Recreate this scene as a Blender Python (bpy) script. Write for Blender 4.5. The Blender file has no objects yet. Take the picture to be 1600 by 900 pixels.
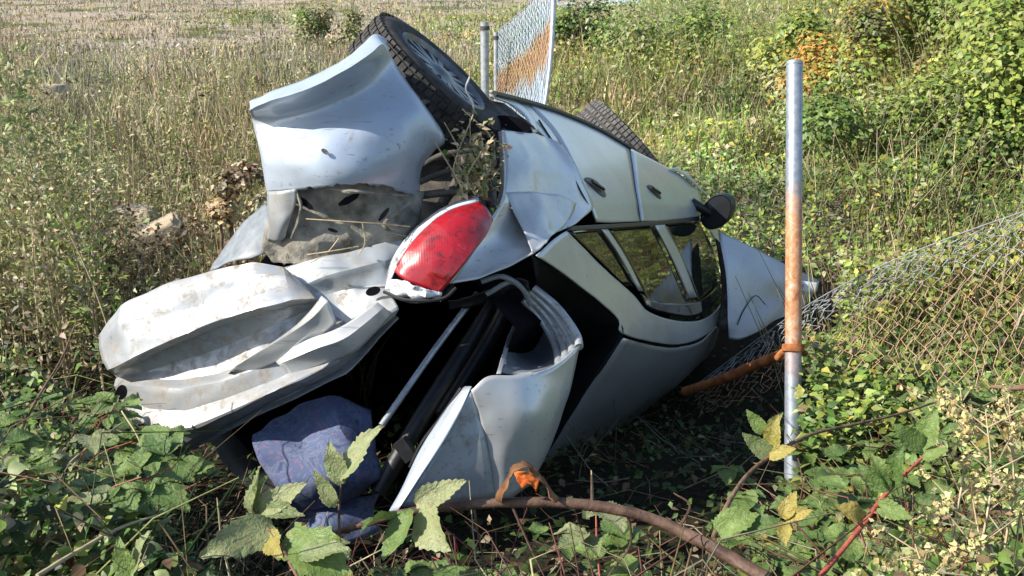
import bpy, bmesh, math, random
import numpy as np
from mathutils import Vector, Matrix, noise as mnoise

random.seed(7)
RNG = np.random.default_rng(7)
scene = bpy.context.scene
col = scene.collection

# ------------------------------------------------------------------ camera, sky, sun, exposure
PITCH = math.radians(17.0)
CAM = Vector((0, 0, 1.95))
FPX = 1700.0                       # focal length in pixels of the 1600 px wide photograph
cam_data = bpy.data.cameras.new("camera")
cam_data.sensor_width = 36.0
cam_data.lens = 36.0 * FPX / 1600.0
cam_data.clip_start = 0.05
cam_data.clip_end = 2000.0
cam = bpy.data.objects.new("camera", cam_data)
cam.location = CAM
cam.rotation_euler = (math.radians(90) - PITCH, 0, 0)
col.objects.link(cam)
scene.camera = cam

SUN_DIR = Vector((-0.74, -0.27, 0.60)).normalized()      # towards the sun
world = bpy.data.worlds.new("World")
scene.world = world
world.use_nodes = True
wn = world.node_tree.nodes
sky = wn.new("ShaderNodeTexSky")
sky.sky_type = 'NISHITA'
sky.sun_disc = False
sky.sun_elevation = math.asin(SUN_DIR.z)
sky.sun_rotation = math.atan2(SUN_DIR.x, SUN_DIR.y)
wn["Background"].inputs["Strength"].default_value = 0.12
world.node_tree.links.new(sky.outputs[0], wn["Background"].inputs["Color"])
sun_data = bpy.data.lights.new("sun", 'SUN')
sun_data.energy = 4.8
sun_data.angle = math.radians(0.5)
sun_data.color = (1.0, 0.93, 0.82)
sun = bpy.data.objects.new("sun", sun_data)
sun.rotation_euler = SUN_DIR.to_track_quat('Z', 'Y').to_euler()
sun.location = (-8, -4, 9)
col.objects.link(sun)
scene.view_settings.view_transform = 'Standard'
scene.view_settings.look = 'None'
scene.view_settings.gamma = 1.0
scene.view_settings.exposure = 0.82

# ------------------------------------------------------------------ helpers
SP, CP = math.sin(PITCH), math.cos(PITCH)
def c2w(x, y, z):
    """camera coordinates (right, up, back) to world"""
    return Vector((CAM.x + x, CAM.y + y * SP - z * CP, CAM.z + y * CP + z * SP))
def P(px, py, Z):
    return c2w((px - 800) / FPX * Z, -(py - 450) / FPX * Z, -Z)

# the frame of the overturned car, in camera coordinates: forward, left side outward, roof
O_ = np.array([-0.265, 0.796, -4.1])
A_ = np.array([.35, .06, -.93]); A_ /= np.linalg.norm(A_)
N_ = np.array([.68, .68, .27]); N_ -= A_ * (N_ @ A_); N_ /= np.linalg.norm(N_)
R_ = np.cross(A_, N_)
def car(F, L, U):
    p = O_ + F * A_ + L * N_ + U * R_
    return c2w(*p)
def dvec(v):
    return Vector((v[0], v[1] * SP - v[2] * CP, v[1] * CP + v[2] * SP))
AW, NW, RW = dvec(A_), dvec(N_), dvec(R_)
def side_L(U):
    return np.where(U < .65, 0.06 - 0.35 * (U - .25) ** 2, 0.004 - .5 * (U - .65) - .3 * (U - .65) ** 2)
_Z = np.linspace(3, 9.5, 2600)
def S(px, py, off=0.0):
    """point of the car's left flank along a sight line"""
    d = np.array([(px - 800) / FPX, -(py - 450) / FPX, -1.0])
    p = d[None] * _Z[:, None] - O_
    g = p @ N_ - side_L(p @ R_) - off
    i = np.where(np.sign(g[:-1]) != np.sign(g[1:]))[0]
    Z = _Z[i[0]] if len(i) else 4.2
    return P(px, py, float(Z))

def obj(name, me, mat=None, parent=None, label=None, cat=None, group=None, kind=None):
    o = bpy.data.objects.new(name, me)
    col.objects.link(o)
    if mat is not None and me is not None and len(me.materials) == 0:
        me.materials.append(mat)
    if parent is not None:
        o.parent = parent
    if label: o["label"] = label
    if cat: o["category"] = cat
    if group: o["group"] = group
    if kind: o["kind"] = kind
    return o
def thing(name, loc, label, cat, group=None):
    o = bpy.data.objects.new(name, None)
    o.location = loc
    o.empty_display_size = 0.1
    o["label"] = label; o["category"] = cat
    if group: o["group"] = group
    col.objects.link(o)
    return o
def base_of(parent):
    v = Vector((0, 0, 0))
    while parent is not None:
        v += parent.location
        parent = parent.parent
    return v
def mesh_py(name, verts, faces, parent=None, smooth=True, angle=40):
    b = base_of(parent)
    me = bpy.data.meshes.new(name)
    me.from_pydata([tuple(Vector(v) - b) for v in verts], [], faces)
    if smooth:
        me.polygons.foreach_set("use_smooth", [True] * len(me.polygons))
        me.set_sharp_from_angle(angle=math.radians(angle))
    me.update()
    return me
def mesh_np(name, V, F, tint=None):
    """F: (n,3) triangles"""
    me = bpy.data.meshes.new(name)
    V = np.ascontiguousarray(V, dtype=np.float32); F = np.ascontiguousarray(F, dtype=np.int32)
    me.vertices.add(len(V)); me.vertices.foreach_set("co", V.ravel())
    me.loops.add(F.size); me.loops.foreach_set("vertex_index", F.ravel())
    me.polygons.add(len(F))
    me.polygons.foreach_set("loop_start", np.arange(0, F.size, 3, dtype=np.int32))
    try: me.polygons.foreach_set("loop_total", np.full(len(F), 3, dtype=np.int32))
    except Exception: pass
    if tint is not None:
        a = me.attributes.new("tint", 'FLOAT_COLOR', 'POINT')
        c = np.ones((len(V), 4), dtype=np.float32); c[:, :3] = tint
        a.data.foreach_set("color", c.ravel())
    me.update(calc_edges=True)
    return me

# ------------------------------------------------------------------ materials
def new_mat(name):
    m = bpy.data.materials.new(name); m.use_nodes = True
    nt = m.node_tree
    return m, nt, nt.nodes["Principled BSDF"], nt.nodes["Material Output"]
def noise_node(nt, scale, detail=4, rough=.6, coord='Object', dist=0.0):
    tc = nt.nodes.new("ShaderNodeTexCoord"); n = nt.nodes.new("ShaderNodeTexNoise")
    n.inputs["Scale"].default_value = scale; n.inputs["Detail"].default_value = detail
    n.inputs["Roughness"].default_value = rough; n.inputs["Distortion"].default_value = dist
    nt.links.new(tc.outputs[coord], n.inputs["Vector"])
    return n
def ramp(nt, src, stops, interp='LINEAR'):
    r = nt.nodes.new("ShaderNodeValToRGB"); r.color_ramp.interpolation = interp
    e = r.color_ramp.elements
    while len(e) > 1: e.remove(e[-1])
    e[0].position = stops[0][0]; e[0].color = (*stops[0][1], 1)
    for p, c in stops[1:]:
        k = e.new(p); k.color = (*c, 1)
    nt.links.new(src, r.inputs[0])
    return r
def mix(nt, fac, a, b):
    m = nt.nodes.new("ShaderNodeMix"); m.data_type = 'RGBA'
    for s, i in ((fac, 0), (a, 6), (b, 7)):
        if hasattr(s, "links"): nt.links.new(s, m.inputs[i])
        elif i == 0: m.inputs[0].default_value = s
        else: m.inputs[i].default_value = (*s, 1)
    return m.outputs[2]
def bump(nt, bs, h, strength=.3, dist=.01):
    b = nt.nodes.new("ShaderNodeBump"); b.inputs["Strength"].default_value = strength
    b.inputs["Distance"].default_value = dist
    nt.links.new(h, b.inputs["Height"]); nt.links.new(b.outputs[0], bs.inputs["Normal"])
def simple(name, c1, c2=None, scale=20, rough=.6, metal=0.0, bmp=0.0, bscale=60, spec=.5):
    m, nt, bs, _ = new_mat(name)
    n = noise_node(nt, scale)
    r = ramp(nt, n.outputs[0], [(.35, c1), (.65, c2 or c1)])
    nt.links.new(r.outputs[0], bs.inputs["Base Color"])
    bs.inputs["Roughness"].default_value = rough; bs.inputs["Metallic"].default_value = metal
    bs.inputs["Specular IOR Level"].default_value = spec
    if bmp: bump(nt, bs, noise_node(nt, bscale).outputs[0], bmp)
    return m

def paint_mat(name, dirt, base=(.57, .585, .59), rough=.34, metal=.4, dirt_scale=9):
    m, nt, bs, _ = new_mat(name)
    d = noise_node(nt, dirt_scale, 8, .7, dist=.6)
    d2 = noise_node(nt, 55, 4, .7)
    mul = nt.nodes.new("ShaderNodeMath"); mul.operation = 'MULTIPLY_ADD'
    nt.links.new(d2.outputs[0], mul.inputs[0]); mul.inputs[1].default_value = .35
    nt.links.new(d.outputs[0], mul.inputs[2])
    r = ramp(nt, mul.outputs[0], [(.93 - dirt * .5, (0, 0, 0)), (1.0 if dirt < .1 else 1.0 - dirt * .2, (1, 1, 1))])
    c = mix(nt, r.outputs[0], base, (.19, .16, .12))
    nt.links.new(c, bs.inputs["Base Color"])
    tc = nt.nodes.new("ShaderNodeTexCoord"); mp = nt.nodes.new("ShaderNodeMapping")
    mp.inputs["Rotation"].default_value = (.5, .9, .4); mp.inputs["Scale"].default_value = (3, 70, 70)
    nt.links.new(tc.outputs["Object"], mp.inputs[0])
    sn = nt.nodes.new("ShaderNodeTexNoise"); sn.inputs["Scale"].default_value = 1.0; sn.inputs["Detail"].default_value = 3
    nt.links.new(mp.outputs[0], sn.inputs["Vector"])
    sr = ramp(nt, sn.outputs[0], [(.64, (0, 0, 0)), (.70, (.6, .6, .6))])
    c = mix(nt, sr.outputs[0], c, tuple(k * .45 for k in base))
    big = ramp(nt, noise_node(nt, 2.2, 5, .6).outputs[0], [(.40, (0, 0, 0)), (.75, (.45, .45, .45))])
    c = mix(nt, big.outputs[0], c, (.30, .28, .24))
    nt.links.new(c, bs.inputs["Base Color"])
    rr = nt.nodes.new("ShaderNodeMapRange")
    nt.links.new(r.outputs[0], rr.inputs[0]); rr.inputs[3].default_value = rough; rr.inputs[4].default_value = .85
    nt.links.new(rr.outputs[0], bs.inputs["Roughness"])
    mm = nt.nodes.new("ShaderNodeMapRange")
    nt.links.new(r.outputs[0], mm.inputs[0]); mm.inputs[3].default_value = metal; mm.inputs[4].default_value = .05
    nt.links.new(mm.outputs[0], bs.inputs["Metallic"])
    bs.inputs["Coat Weight"].default_value = .25; bs.inputs["Coat Roughness"].default_value = .12
    bump(nt, bs, noise_node(nt, 5, 3).outputs[0], .12, .03)
    return m
M = {}
M['paint'] = paint_mat("silver_paint", .16)
M['paint_bumper'] = paint_mat("silver_plastic_paint", .26, (.40, .475, .58), .38, .2, 16)
M['paint_dirty'] = paint_mat("dirty_silver_paint", .60, (.30, .325, .355), .42, .35, 17)
M['primer'] = paint_mat("bare_inner_panel", .48, (.42, .455, .485), .42, .4, 18)
M['mud'] = simple("mud_caked_liner", (.10, .092, .075), (.33, .31, .265), 12, .95, 0, .6, 40, .1)
M['black'] = simple("black_plastic", (.008, .009, .010), (.016, .017, .02), 30, .45, 0, .1)
M['cabin'] = simple("dark_cabin_lining", (.004, .004, .005), (.009, .009, .012), 12, .9, 0, 0, 60, .05)
M['rubber'] = simple("tyre_rubber", (.022, .022, .023), (.06, .055, .05), 26, .8, 0, .2, 90, .3)
M['rubber_sunlit'] = simple("sunlit_tyre_rubber", (.06, .058, .055), (.14, .135, .13), 20, .9, 0, .2, 90, .2)  # paler copy of the tyre rubber, sunlight on the tread put into its colour
M['wheel'] = simple("grey_wheel_paint", (.11, .115, .12), (.20, .205, .21), 25, .4, .5, .05)
M['steel'] = simple("galvanised_steel", (.32, .35, .38), (.50, .53, .55), 30, .45, .55, .1)
M['darkmetal'] = simple("dirty_dark_steel", (.04, .04, .04), (.14, .12, .10), 18, .7, .3, .3)
M['trimgrey'] = simple("grey_trim", (.13, .15, .17), (.2, .22, .24), 30, .5)
M['rust'] = simple("rusty_iron", (.20, .065, .02), (.40, .16, .06), 22, .9, .1, .4, 80, .2)
M['rock'] = simple("pale_rock", (.30, .24, .17), (.46, .39, .28), 9, .95, 0, .6, 30, .1)
M['bark'] = simple("brown_stem", (.09, .055, .035), (.20, .13, .085), 30, .85, 0, .4, 90, .2)
M['cane'] = simple("purple_brown_cane", (.05, .028, .02), (.125, .075, .052), 26, .6, 0, .3, 90, .3)
M['redcane'] = simple("red_cane", (.24, .05, .035), (.36, .11, .07), 30, .6, 0, .2, 90, .3)
M['straw'] = simple("dry_straw", (.33, .26, .15), (.50, .42, .27), 30, .9, 0, 0, 60, .1)
M['deadleaf'] = simple("dead_brown_leaf", (.09, .04, .018), (.22, .11, .05), 25, .8, 0, .4, 60, .2)
M['orangeleaf'] = simple("orange_dry_leaf", (.34, .065, .01), (.50, .15, .03), 25, .7, 0, .3, 60, .2)

def glass_mat():
    m, nt, bs, _ = new_mat("tinted_window_glass")
    bs.inputs["Base Color"].default_value = (.012, .015, .012, 1)
    bs.inputs["Roughness"].default_value = .04
    bs.inputs["IOR"].default_value = 1.45
    bump(nt, bs, noise_node(nt, 7, 2).outputs[0], .05, .02)
    return m
M['glass'] = glass_mat()
def lens_mat(name, c1, c2, scale):
    m, nt, bs, _ = new_mat(name)
    n = noise_node(nt, scale, 6, .75, dist=1.0)
    r = ramp(nt, n.outputs[0], [(.36, c2), (.48, c1), (.6, c1), (.72, tuple(min(1, k * 1.5 + .03) for k in c1))])
    big = noise_node(nt, 7, 5, .7, dist=1.2)
    rp = ramp(nt, big.outputs[0], [(.50, (0, 0, 0)), (.66, (.75, .75, .75))])
    pale = tuple(min(.8, k * .9 + .035) for k in c1)
    c = mix(nt, rp.outputs[0], r.outputs[0], pale)
    sc = ramp(nt, noise_node(nt, 13, 7, .8, dist=2.5).outputs[0], [(.56, (0, 0, 0)), (.64, (.8, .8, .8))])
    c = mix(nt, sc.outputs[0], c, (.10, .035, .035))
    nt.links.new(c, bs.inputs["Base Color"])
    bs.inputs["Roughness"].default_value = .30
    bs.inputs["Coat Weight"].default_value = .6
    w = nt.nodes.new("ShaderNodeTexWave"); w.inputs["Scale"].default_value = 60
    tc = nt.nodes.new("ShaderNodeTexCoord"); nt.links.new(tc.outputs["Object"], w.inputs["Vector"])
    bump(nt, bs, w.outputs[0], .1, .004)
    return m
M['red'] = lens_mat("red_lens_plastic", (.33, .006, .013), (.09, .006, .010), 26)
M['clear'] = lens_mat("clear_lens_plastic", (.62, .66, .70), (.16, .17, .18), 30)
def blanket_mat():
    m, nt, bs, _ = new_mat("blue_patterned_cloth")
    n = noise_node(nt, 11, 6, .7, dist=1.4)
    r = ramp(nt, n.outputs[0], [(.30, (0.026, 0.035, 0.080)), (.40, (0.057, 0.077, 0.155)), (.46, (0.127, 0.148, 0.223)), (.50, (0.070, 0.099, 0.181)), (.56, (.07, .09, .19)), (.61, (0.152, 0.112, 0.169)), (.66, (.10, .12, .24)), (.74, (0.164, 0.190, 0.249))])
    nt.links.new(r.outputs[0], bs.inputs["Base Color"]); bs.inputs["Roughness"].default_value = .9
    bump(nt, bs, noise_node(nt, 120, 2).outputs[0], .3, .003)
    return m
M['blanket'] = blanket_mat()

def tint_leaf(name, transl=.28, rough=.5):
    m, nt, bs, out = new_mat(name)
    at = nt.nodes.new("ShaderNodeAttribute"); at.attribute_name = "tint"
    n = noise_node(nt, 45, 3)
    r = ramp(nt, n.outputs[0], [(.3, (.62, .62, .6)), (.7, (1.25, 1.2, 1.15))])
    mm = nt.nodes.new("ShaderNodeMix"); mm.data_type = 'RGBA'; mm.blend_type = 'MULTIPLY'; mm.inputs[0].default_value = 1
    nt.links.new(at.outputs["Color"], mm.inputs[6]); nt.links.new(r.outputs[0], mm.inputs[7])
    nt.links.new(mm.outputs[2], bs.inputs["Base Color"]); bs.inputs["Roughness"].default_value = rough
    bs.inputs["Specular IOR Level"].default_value = .35
    tr = nt.nodes.new("ShaderNodeBsdfTranslucent"); nt.links.new(mm.outputs[2], tr.inputs["Color"])
    ms = nt.nodes.new("ShaderNodeMixShader"); ms.inputs[0].default_value = transl
    nt.links.new(bs.outputs[0], ms.inputs[1]); nt.links.new(tr.outputs[0], ms.inputs[2])
    nt.links.new(ms.outputs[0], out.inputs["Surface"])
    return m
M['foliage'] = tint_leaf("foliage", .28, .48)
M['dry'] = tint_leaf("dry_stalks", .2, .85)

def bramble_leaf_mat(name, c1, c2, spot):
    """large leaf with veins (object x = across, y = along)"""
    m, nt, bs, out = new_mat(name)
    oi = nt.nodes.new("ShaderNodeObjectInfo")
    n = noise_node(nt, 5, 4, .65, dist=.5)
    add = nt.nodes.new("ShaderNodeMath"); add.operation = 'MULTIPLY_ADD'
    nt.links.new(oi.outputs["Random"], add.inputs[0]); add.inputs[1].default_value = .55
    nt.links.new(n.outputs[0], add.inputs[2])
    r = ramp(nt, add.outputs[0], [(.40, c1), (1.0, c2)])
    sp = noise_node(nt, 9, 3, .8)
    rs = ramp(nt, sp.outputs[0], [(.56, (0, 0, 0)), (.64, (.9, .9, .9))])
    c = mix(nt, rs.outputs[0], r.outputs[0], spot)
    # veins: slanting lines off the midrib
    tc = nt.nodes.new("ShaderNodeTexCoord"); sx = nt.nodes.new("ShaderNodeSeparateXYZ")
    nt.links.new(tc.outputs["Object"], sx.inputs[0])
    ab = nt.nodes.new("ShaderNodeMath"); ab.operation = 'ABSOLUTE'; nt.links.new(sx.outputs[0], ab.inputs[0])
    ma = nt.nodes.new("ShaderNodeMath"); ma.operation = 'MULTIPLY_ADD'
    nt.links.new(ab.outputs[0], ma.inputs[0]); ma.inputs[1].default_value = -0.9; nt.links.new(sx.outputs[1], ma.inputs[2])
    si = nt.nodes.new("ShaderNodeMath"); si.operation = 'MULTIPLY'; nt.links.new(ma.outputs[0], si.inputs[0]); si.inputs[1].default_value = 46.0
    sn = nt.nodes.new("ShaderNodeMath"); sn.operation = 'SINE'; nt.links.new(si.outputs[0], sn.inputs[0])
    rv = ramp(nt, sn.outputs[0], [(.86, (0, 0, 0)), (1.0, (.3, .3, .3))])
    c = mix(nt, rv.outputs[0], c, tuple(min(.6, k * 1.25 + .02) for k in c2))
    nt.links.new(c, bs.inputs["Base Color"]); bs.inputs["Roughness"].default_value = .5
    bump(nt, bs, n.outputs[0], .5, .02)
    tr = nt.nodes.new("ShaderNodeBsdfTranslucent"); nt.links.new(c, tr.inputs["Color"])
    ms = nt.nodes.new("ShaderNodeMixShader"); ms.inputs[0].default_value = .25
    nt.links.new(bs.outputs[0], ms.inputs[1]); nt.links.new(tr.outputs[0], ms.inputs[2])
    nt.links.new(ms.outputs[0], out.inputs["Surface"])
    return m
M['leaf_pale'] = bramble_leaf_mat("pale_bramble_leaf", (.14, .20, .07), (.27, .30, .14), (.22, .13, .07))
M['leaf_green'] = bramble_leaf_mat("green_bramble_leaf", (.055, .12, .03), (.16, .24, .06), (.20, .17, .04))
M['leaf_yellow'] = bramble_leaf_mat("yellow_bramble_leaf", (.22, .22, .05), (.46, .36, .09), (.25, .10, .03))

# ------------------------------------------------------------------ value noise (numpy)
_perm = RNG.random((64, 64))
def vnoise(x, y):
    xi = np.floor(x).astype(int); yi = np.floor(y).astype(int)
    fx = x - xi; fy = y - yi
    fx = fx * fx * (3 - 2 * fx); fy = fy * fy * (3 - 2 * fy)
    g = lambda i, j: _perm[i % 64, j % 64]
    return (g(xi, yi) * (1 - fx) + g(xi + 1, yi) * fx) * (1 - fy) + (g(xi, yi + 1) * (1 - fx) + g(xi + 1, yi + 1) * fx) * fy
def fbm(x, y, o=3):
    s = 0; a = .5
    for k in range(o):
        s = s + a * vnoise(x * 2 ** k + 17.3 * k, y * 2 ** k + 5.1 * k); a *= .5
    return s / (1 - .5 ** o)
def sstep(a, b, x):
    t = np.clip((x - a) / (b - a), 0, 1)
    return t * t * (3 - 2 * t)

# ------------------------------------------------------------------ terrain
def ground(x, y):
    x = np.asarray(x, float); y = np.asarray(y, float)
    z = .75 * (1 - sstep(1.0, 3.5, y))
    z = z - .62 * np.exp(-((x - .95) ** 2 / 2.2 + (y - 5.9) ** 2 / 2.3))
    z = z + .10 * (fbm(x * .9, y * .9) - .5) + .35 * (fbm(x * .16 + 9, y * .16) - .5) * sstep(6, 14, y)
    z = z + .06 * np.clip(x - 3, 0, 12) * sstep(5, 10, y)
    z = z + .012 * np.clip(y - 30, 0, 300)
    return z
def make_terrain():
    xs = np.concatenate([-np.geomspace(400, 7, 26)[:-1], np.linspace(-7, 7, 120), np.geomspace(7, 400, 26)[1:]])
    ys = np.concatenate([np.linspace(-6, 12, 130), np.geomspace(12, 900, 60)[1:]])
    X, Y = np.meshgrid(xs, ys)
    Zg = ground(X, Y)
    V = np.stack([X, Y, Zg], -1).reshape(-1, 3)
    nx = len(xs); i, j = np.meshgrid(np.arange(len(ys) - 1), np.arange(nx - 1), indexing='ij')
    a = (i * nx + j).ravel()
    F = np.concatenate([np.stack([a, a + 1, a + nx + 1], 1), np.stack([a, a + nx + 1, a + nx], 1)])
    me = mesh_np("ground", V, F)
    me.polygons.foreach_set("use_smooth", [True] * len(me.polygons))
    m, nt, bs, _ = new_mat("field_soil_and_litter")
    tc = nt.nodes.new("ShaderNodeTexCoord")
    sx = nt.nodes.new("ShaderNodeSeparateXYZ"); nt.links.new(tc.outputs["Object"], sx.inputs[0])
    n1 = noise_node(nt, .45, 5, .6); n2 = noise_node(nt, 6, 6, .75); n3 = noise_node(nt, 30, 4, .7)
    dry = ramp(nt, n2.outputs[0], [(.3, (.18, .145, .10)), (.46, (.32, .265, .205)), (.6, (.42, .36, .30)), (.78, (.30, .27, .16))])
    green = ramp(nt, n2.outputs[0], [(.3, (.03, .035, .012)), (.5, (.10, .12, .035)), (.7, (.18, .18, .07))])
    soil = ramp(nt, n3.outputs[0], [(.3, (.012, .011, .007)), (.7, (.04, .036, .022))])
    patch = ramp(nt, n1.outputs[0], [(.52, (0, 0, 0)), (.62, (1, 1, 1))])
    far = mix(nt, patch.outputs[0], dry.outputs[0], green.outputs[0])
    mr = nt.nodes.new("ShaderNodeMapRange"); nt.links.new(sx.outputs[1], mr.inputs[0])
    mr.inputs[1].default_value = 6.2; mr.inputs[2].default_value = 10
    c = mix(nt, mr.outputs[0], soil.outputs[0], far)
    nt.links.new(c, bs.inputs["Base Color"]); bs.inputs["Roughness"].default_value = .97
    bs.inputs["Specular IOR Level"].default_value = .1
    bump(nt, bs, n2.outputs[0], .6, .06)
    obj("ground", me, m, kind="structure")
    # pale track crossing the far field
    V = []; F = []
    for k in range(13):
        x = .5 + k * .62
        yc = 41 + .3 * math.sin(k * .9)
        for s in (0, 3.4):
            V.append((x, yc + s, float(ground(x, yc + s)) + .05))
    for k in range(12): F.append((2 * k, 2 * k + 2, 2 * k + 3, 2 * k + 1))
    obj("track", mesh_py("track", V[4:], F[:-2]), simple("pale_gravel", (.34, .38, .45), (.5, .54, .6), 3, .9), kind="structure")
make_terrain()

# ------------------------------------------------------------------ mesh builders
def spline(pts, breaks=(), sub=6, ten=1.0):
    """Catmull-Rom through (n, d) array with sharp breaks at indices"""
    pts = np.asarray(pts, float); n = len(pts)
    br = sorted(set([0, n - 1] + list(breaks)))
    out = [pts[0]]
    for s, e in zip(br[:-1], br[1:]):
        seg = pts[s:e + 1]
        ext = np.concatenate([[2 * seg[0] - seg[1]], seg, [2 * seg[-1] - seg[-2]]])
        for k in range(len(seg) - 1):
            p0, p1, p2, p3 = ext[k:k + 4]
            for q in range(1, sub + 1):
                t = q / sub
                if ten < 1:
                    p0 = p2 - 2 * (((p2 - p0) * .5) * ten + (p2 - p1) * (1 - ten)); p3 = p1 + 2 * (((p3 - p1) * .5) * ten + (p2 - p1) * (1 - ten))
                out.append(.5 * ((2 * p1) + (-p0 + p2) * t + (2 * p0 - 5 * p1 + 4 * p2 - p3) * t * t + (-p0 + 3 * p1 - 3 * p2 + p3) * t ** 3))
    return np.array(out)
def wpt(p):
    if isinstance(p, Vector): return tuple(p)
    return tuple(P(*p)) if len(p) == 3 and p[2] > 1 else tuple(S(*p))
def patch(name, rows, mat, parent, rb=(), cb=(), sub=6, thick=.004, crumple=0.0, cscale=6.0, ridge=0.0, angle=38, label=None, edge_jag=0.0, seed=0, ten=1.0, crease=0.0, cfreq=5.0):
    on_flank = all(len(p) == 2 or p[2] < 1 for r in rows for p in r)
    if on_flank:                                                       # follow the flank exactly
        g = np.array([[(p[0], p[1], p[2] if len(p) > 2 else 0.0) for p in r] for r in rows], float)
    else:
        g = np.array([[wpt(p) for p in r] for r in rows], float)       # rows x cols x 3
    g = np.stack([spline(g[:, j], rb, sub, ten) for j in range(g.shape[1])], 1)
    g = np.stack([spline(g[i], cb, sub, ten) for i in range(g.shape[0])], 0)
    if on_flank:
        g = np.array([[tuple(S(*q)) for q in r] for r in g])
    h, w = g.shape[:2]
    if crease:
        rg = random.Random(seed + 50)
        dirs = [Vector((rg.gauss(0, 1), rg.gauss(0, 1), rg.gauss(0, 1))).normalized() for _ in range(4)]
        ph = [rg.random() for _ in range(4)]
    if crumple or ridge or crease:
        du = np.gradient(g, axis=0); dv = np.gradient(g, axis=1)
        nn = np.cross(du, dv); nn /= np.linalg.norm(nn, axis=-1, keepdims=True) + 1e-9
        for i in range(h):
            for j in range(w):
                v = Vector(g[i, j]) * cscale + Vector((seed * 3.1, 0, 0))
                d = crumple * mnoise.noise(v) + crumple * .4 * mnoise.noise(v * 2.7)
                if ridge: d += ridge * (abs(mnoise.noise(v * .8 + Vector((5, 1, 2)))) - .25)
                if crease:
                    q = Vector(g[i, j]); wv = mnoise.noise_vector(q * 2.2 + Vector((seed, 0, 0))) * .16
                    for kk in range(4):
                        t = ((q + wv).dot(dirs[kk]) * cfreq * (.6 + .35 * kk) + ph[kk]) % 1.0
                        d += crease / (1 + .5 * kk) * (abs(2 * t - 1) - .5) * (.35 + max(0, mnoise.noise(q * 3.1 + Vector((kk * 7, seed, 0))) * 1.6))
                g[i, j] += nn[i, j] * d
    if edge_jag:
        for j in range(w):
            s = mnoise.noise(Vector((j * .9, seed, 3.3))) * edge_jag
            g[-1, j] += (g[-1, j] - g[-2, j]) / (np.linalg.norm(g[-1, j] - g[-2, j]) + 1e-9) * s
    V = g.reshape(-1, 3)
    F = [(i * w + j, i * w + j + 1, (i + 1) * w + j + 1, (i + 1) * w + j) for i in range(h - 1) for j in range(w - 1)]
    me = mesh_py(name, V, F, parent, angle=angle)
    o = obj(name, me, mat, parent, label=label)
    if thick:
        s = o.modifiers.new("thickness", 'SOLIDIFY'); s.thickness = thick; s.offset = 0
    return o
def tube_mesh(name, pts, rad, parent=None, seg=8, sub=5, closed_ends=True, wob=0.0):
    pts = [Vector(wpt(p)) for p in pts]
    p = spline([tuple(q) for q in pts], (), sub) if len(pts) > 2 else np.array([tuple(q) for q in pts])
    r = np.interp(np.linspace(0, 1, len(p)), np.linspace(0, 1, len(rad)), rad) if hasattr(rad, '__len__') else np.full(len(p), rad)
    V = []; F = []
    prev = None
    for k in range(len(p)):
        t = Vector(p[min(k + 1, len(p) - 1)] - p[max(k - 1, 0)]).normalized()
        if prev is None:
            prev = t.orthogonal().normalized()
        prev = (prev - t * prev.dot(t)).normalized()
        b = t.cross(prev)
        for s in range(seg):
            a = 2 * math.pi * s / seg
            rr = r[k] * (1 + wob * random.uniform(-1, 1))
            V.append(Vector(p[k]) + (prev * math.cos(a) + b * math.sin(a)) * rr)
    for k in range(len(p) - 1):
        for s in range(seg):
            F.append((k * seg + s, k * seg + (s + 1) % seg, (k + 1) * seg + (s + 1) % seg, (k + 1) * seg + s))
    if closed_ends:
        F.append(tuple(reversed(range(seg)))); F.append(tuple(range((len(p) - 1) * seg, len(p) * seg)))
    return mesh_py(name, V, F, parent, angle=50)
def tube(name, pts, rad, mat, parent, **k):
    return obj(name, tube_mesh(name, pts, rad, parent, **k), mat, parent)
def lathe(name, prof, c, ax, e1, e2, seg, mat, parent, smooth=True, caps=False, rfun=None):
    """prof: (r, l) list turned about ax through c"""
    V = []; F = []
    for k in range(seg):
        a = 2 * math.pi * k / seg
        d = e1 * math.cos(a) + e2 * math.sin(a)
        for q, (r, l) in enumerate(prof):
            rr = r * (rfun(a, q) if rfun else 1)
            V.append(c + d * rr + ax * l)
    m = len(prof)
    for k in range(seg):
        for q in range(m - 1):
            k2 = (k + 1) % seg
            F.append((k * m + q, k2 * m + q, k2 * m + q + 1, k * m + q + 1))
    if caps:
        F.append(tuple(k * m for k in range(seg))); F.append(tuple(k * m + m - 1 for k in reversed(range(seg))))
    return obj(name, mesh_py(name, V, F, parent, smooth=smooth, angle=35), mat, parent)
def box_at(c, ex, ey, ez, sx, sy, sz):
    V = [c + ex * (a * sx) + ey * (b * sy) + ez * (d * sz) for a in (-.5, .5) for b in (-.5, .5) for d in (-.5, .5)]
    F = [(0, 1, 3, 2), (4, 6, 7, 5), (0, 4, 5, 1), (2, 3, 7, 6), (0, 2, 6, 4), (1, 5, 7, 3)]
    return V, F

# an opening: shallow dark dish
def hole(name, px, py, Z, rx, ry, mat, parent, rot=0.0, push=.0, seg=18):
    c = P(px, py, Z)
    V = [c + dvec(np.array([0, 0, -.002]))]
    for k in range(seg):
        a = 2 * math.pi * k / seg
        x = rx * math.cos(a); y = ry * math.sin(a)
        V.append(P(px + x * math.cos(rot) - y * math.sin(rot), py + x * math.sin(rot) + y * math.cos(rot), Z))
    F = [(0, 1 + k, 1 + (k + 1) % seg) for k in range(seg)]
    o = obj(name, mesh_py(name, V, F, parent), mat, parent)
    return o

# ------------------------------------------------------------------ THE CAR
root = thing("car", P(700, 760, 4.3), "crumpled silver car lying overturned on its side with a wheel in the air", "car")

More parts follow.
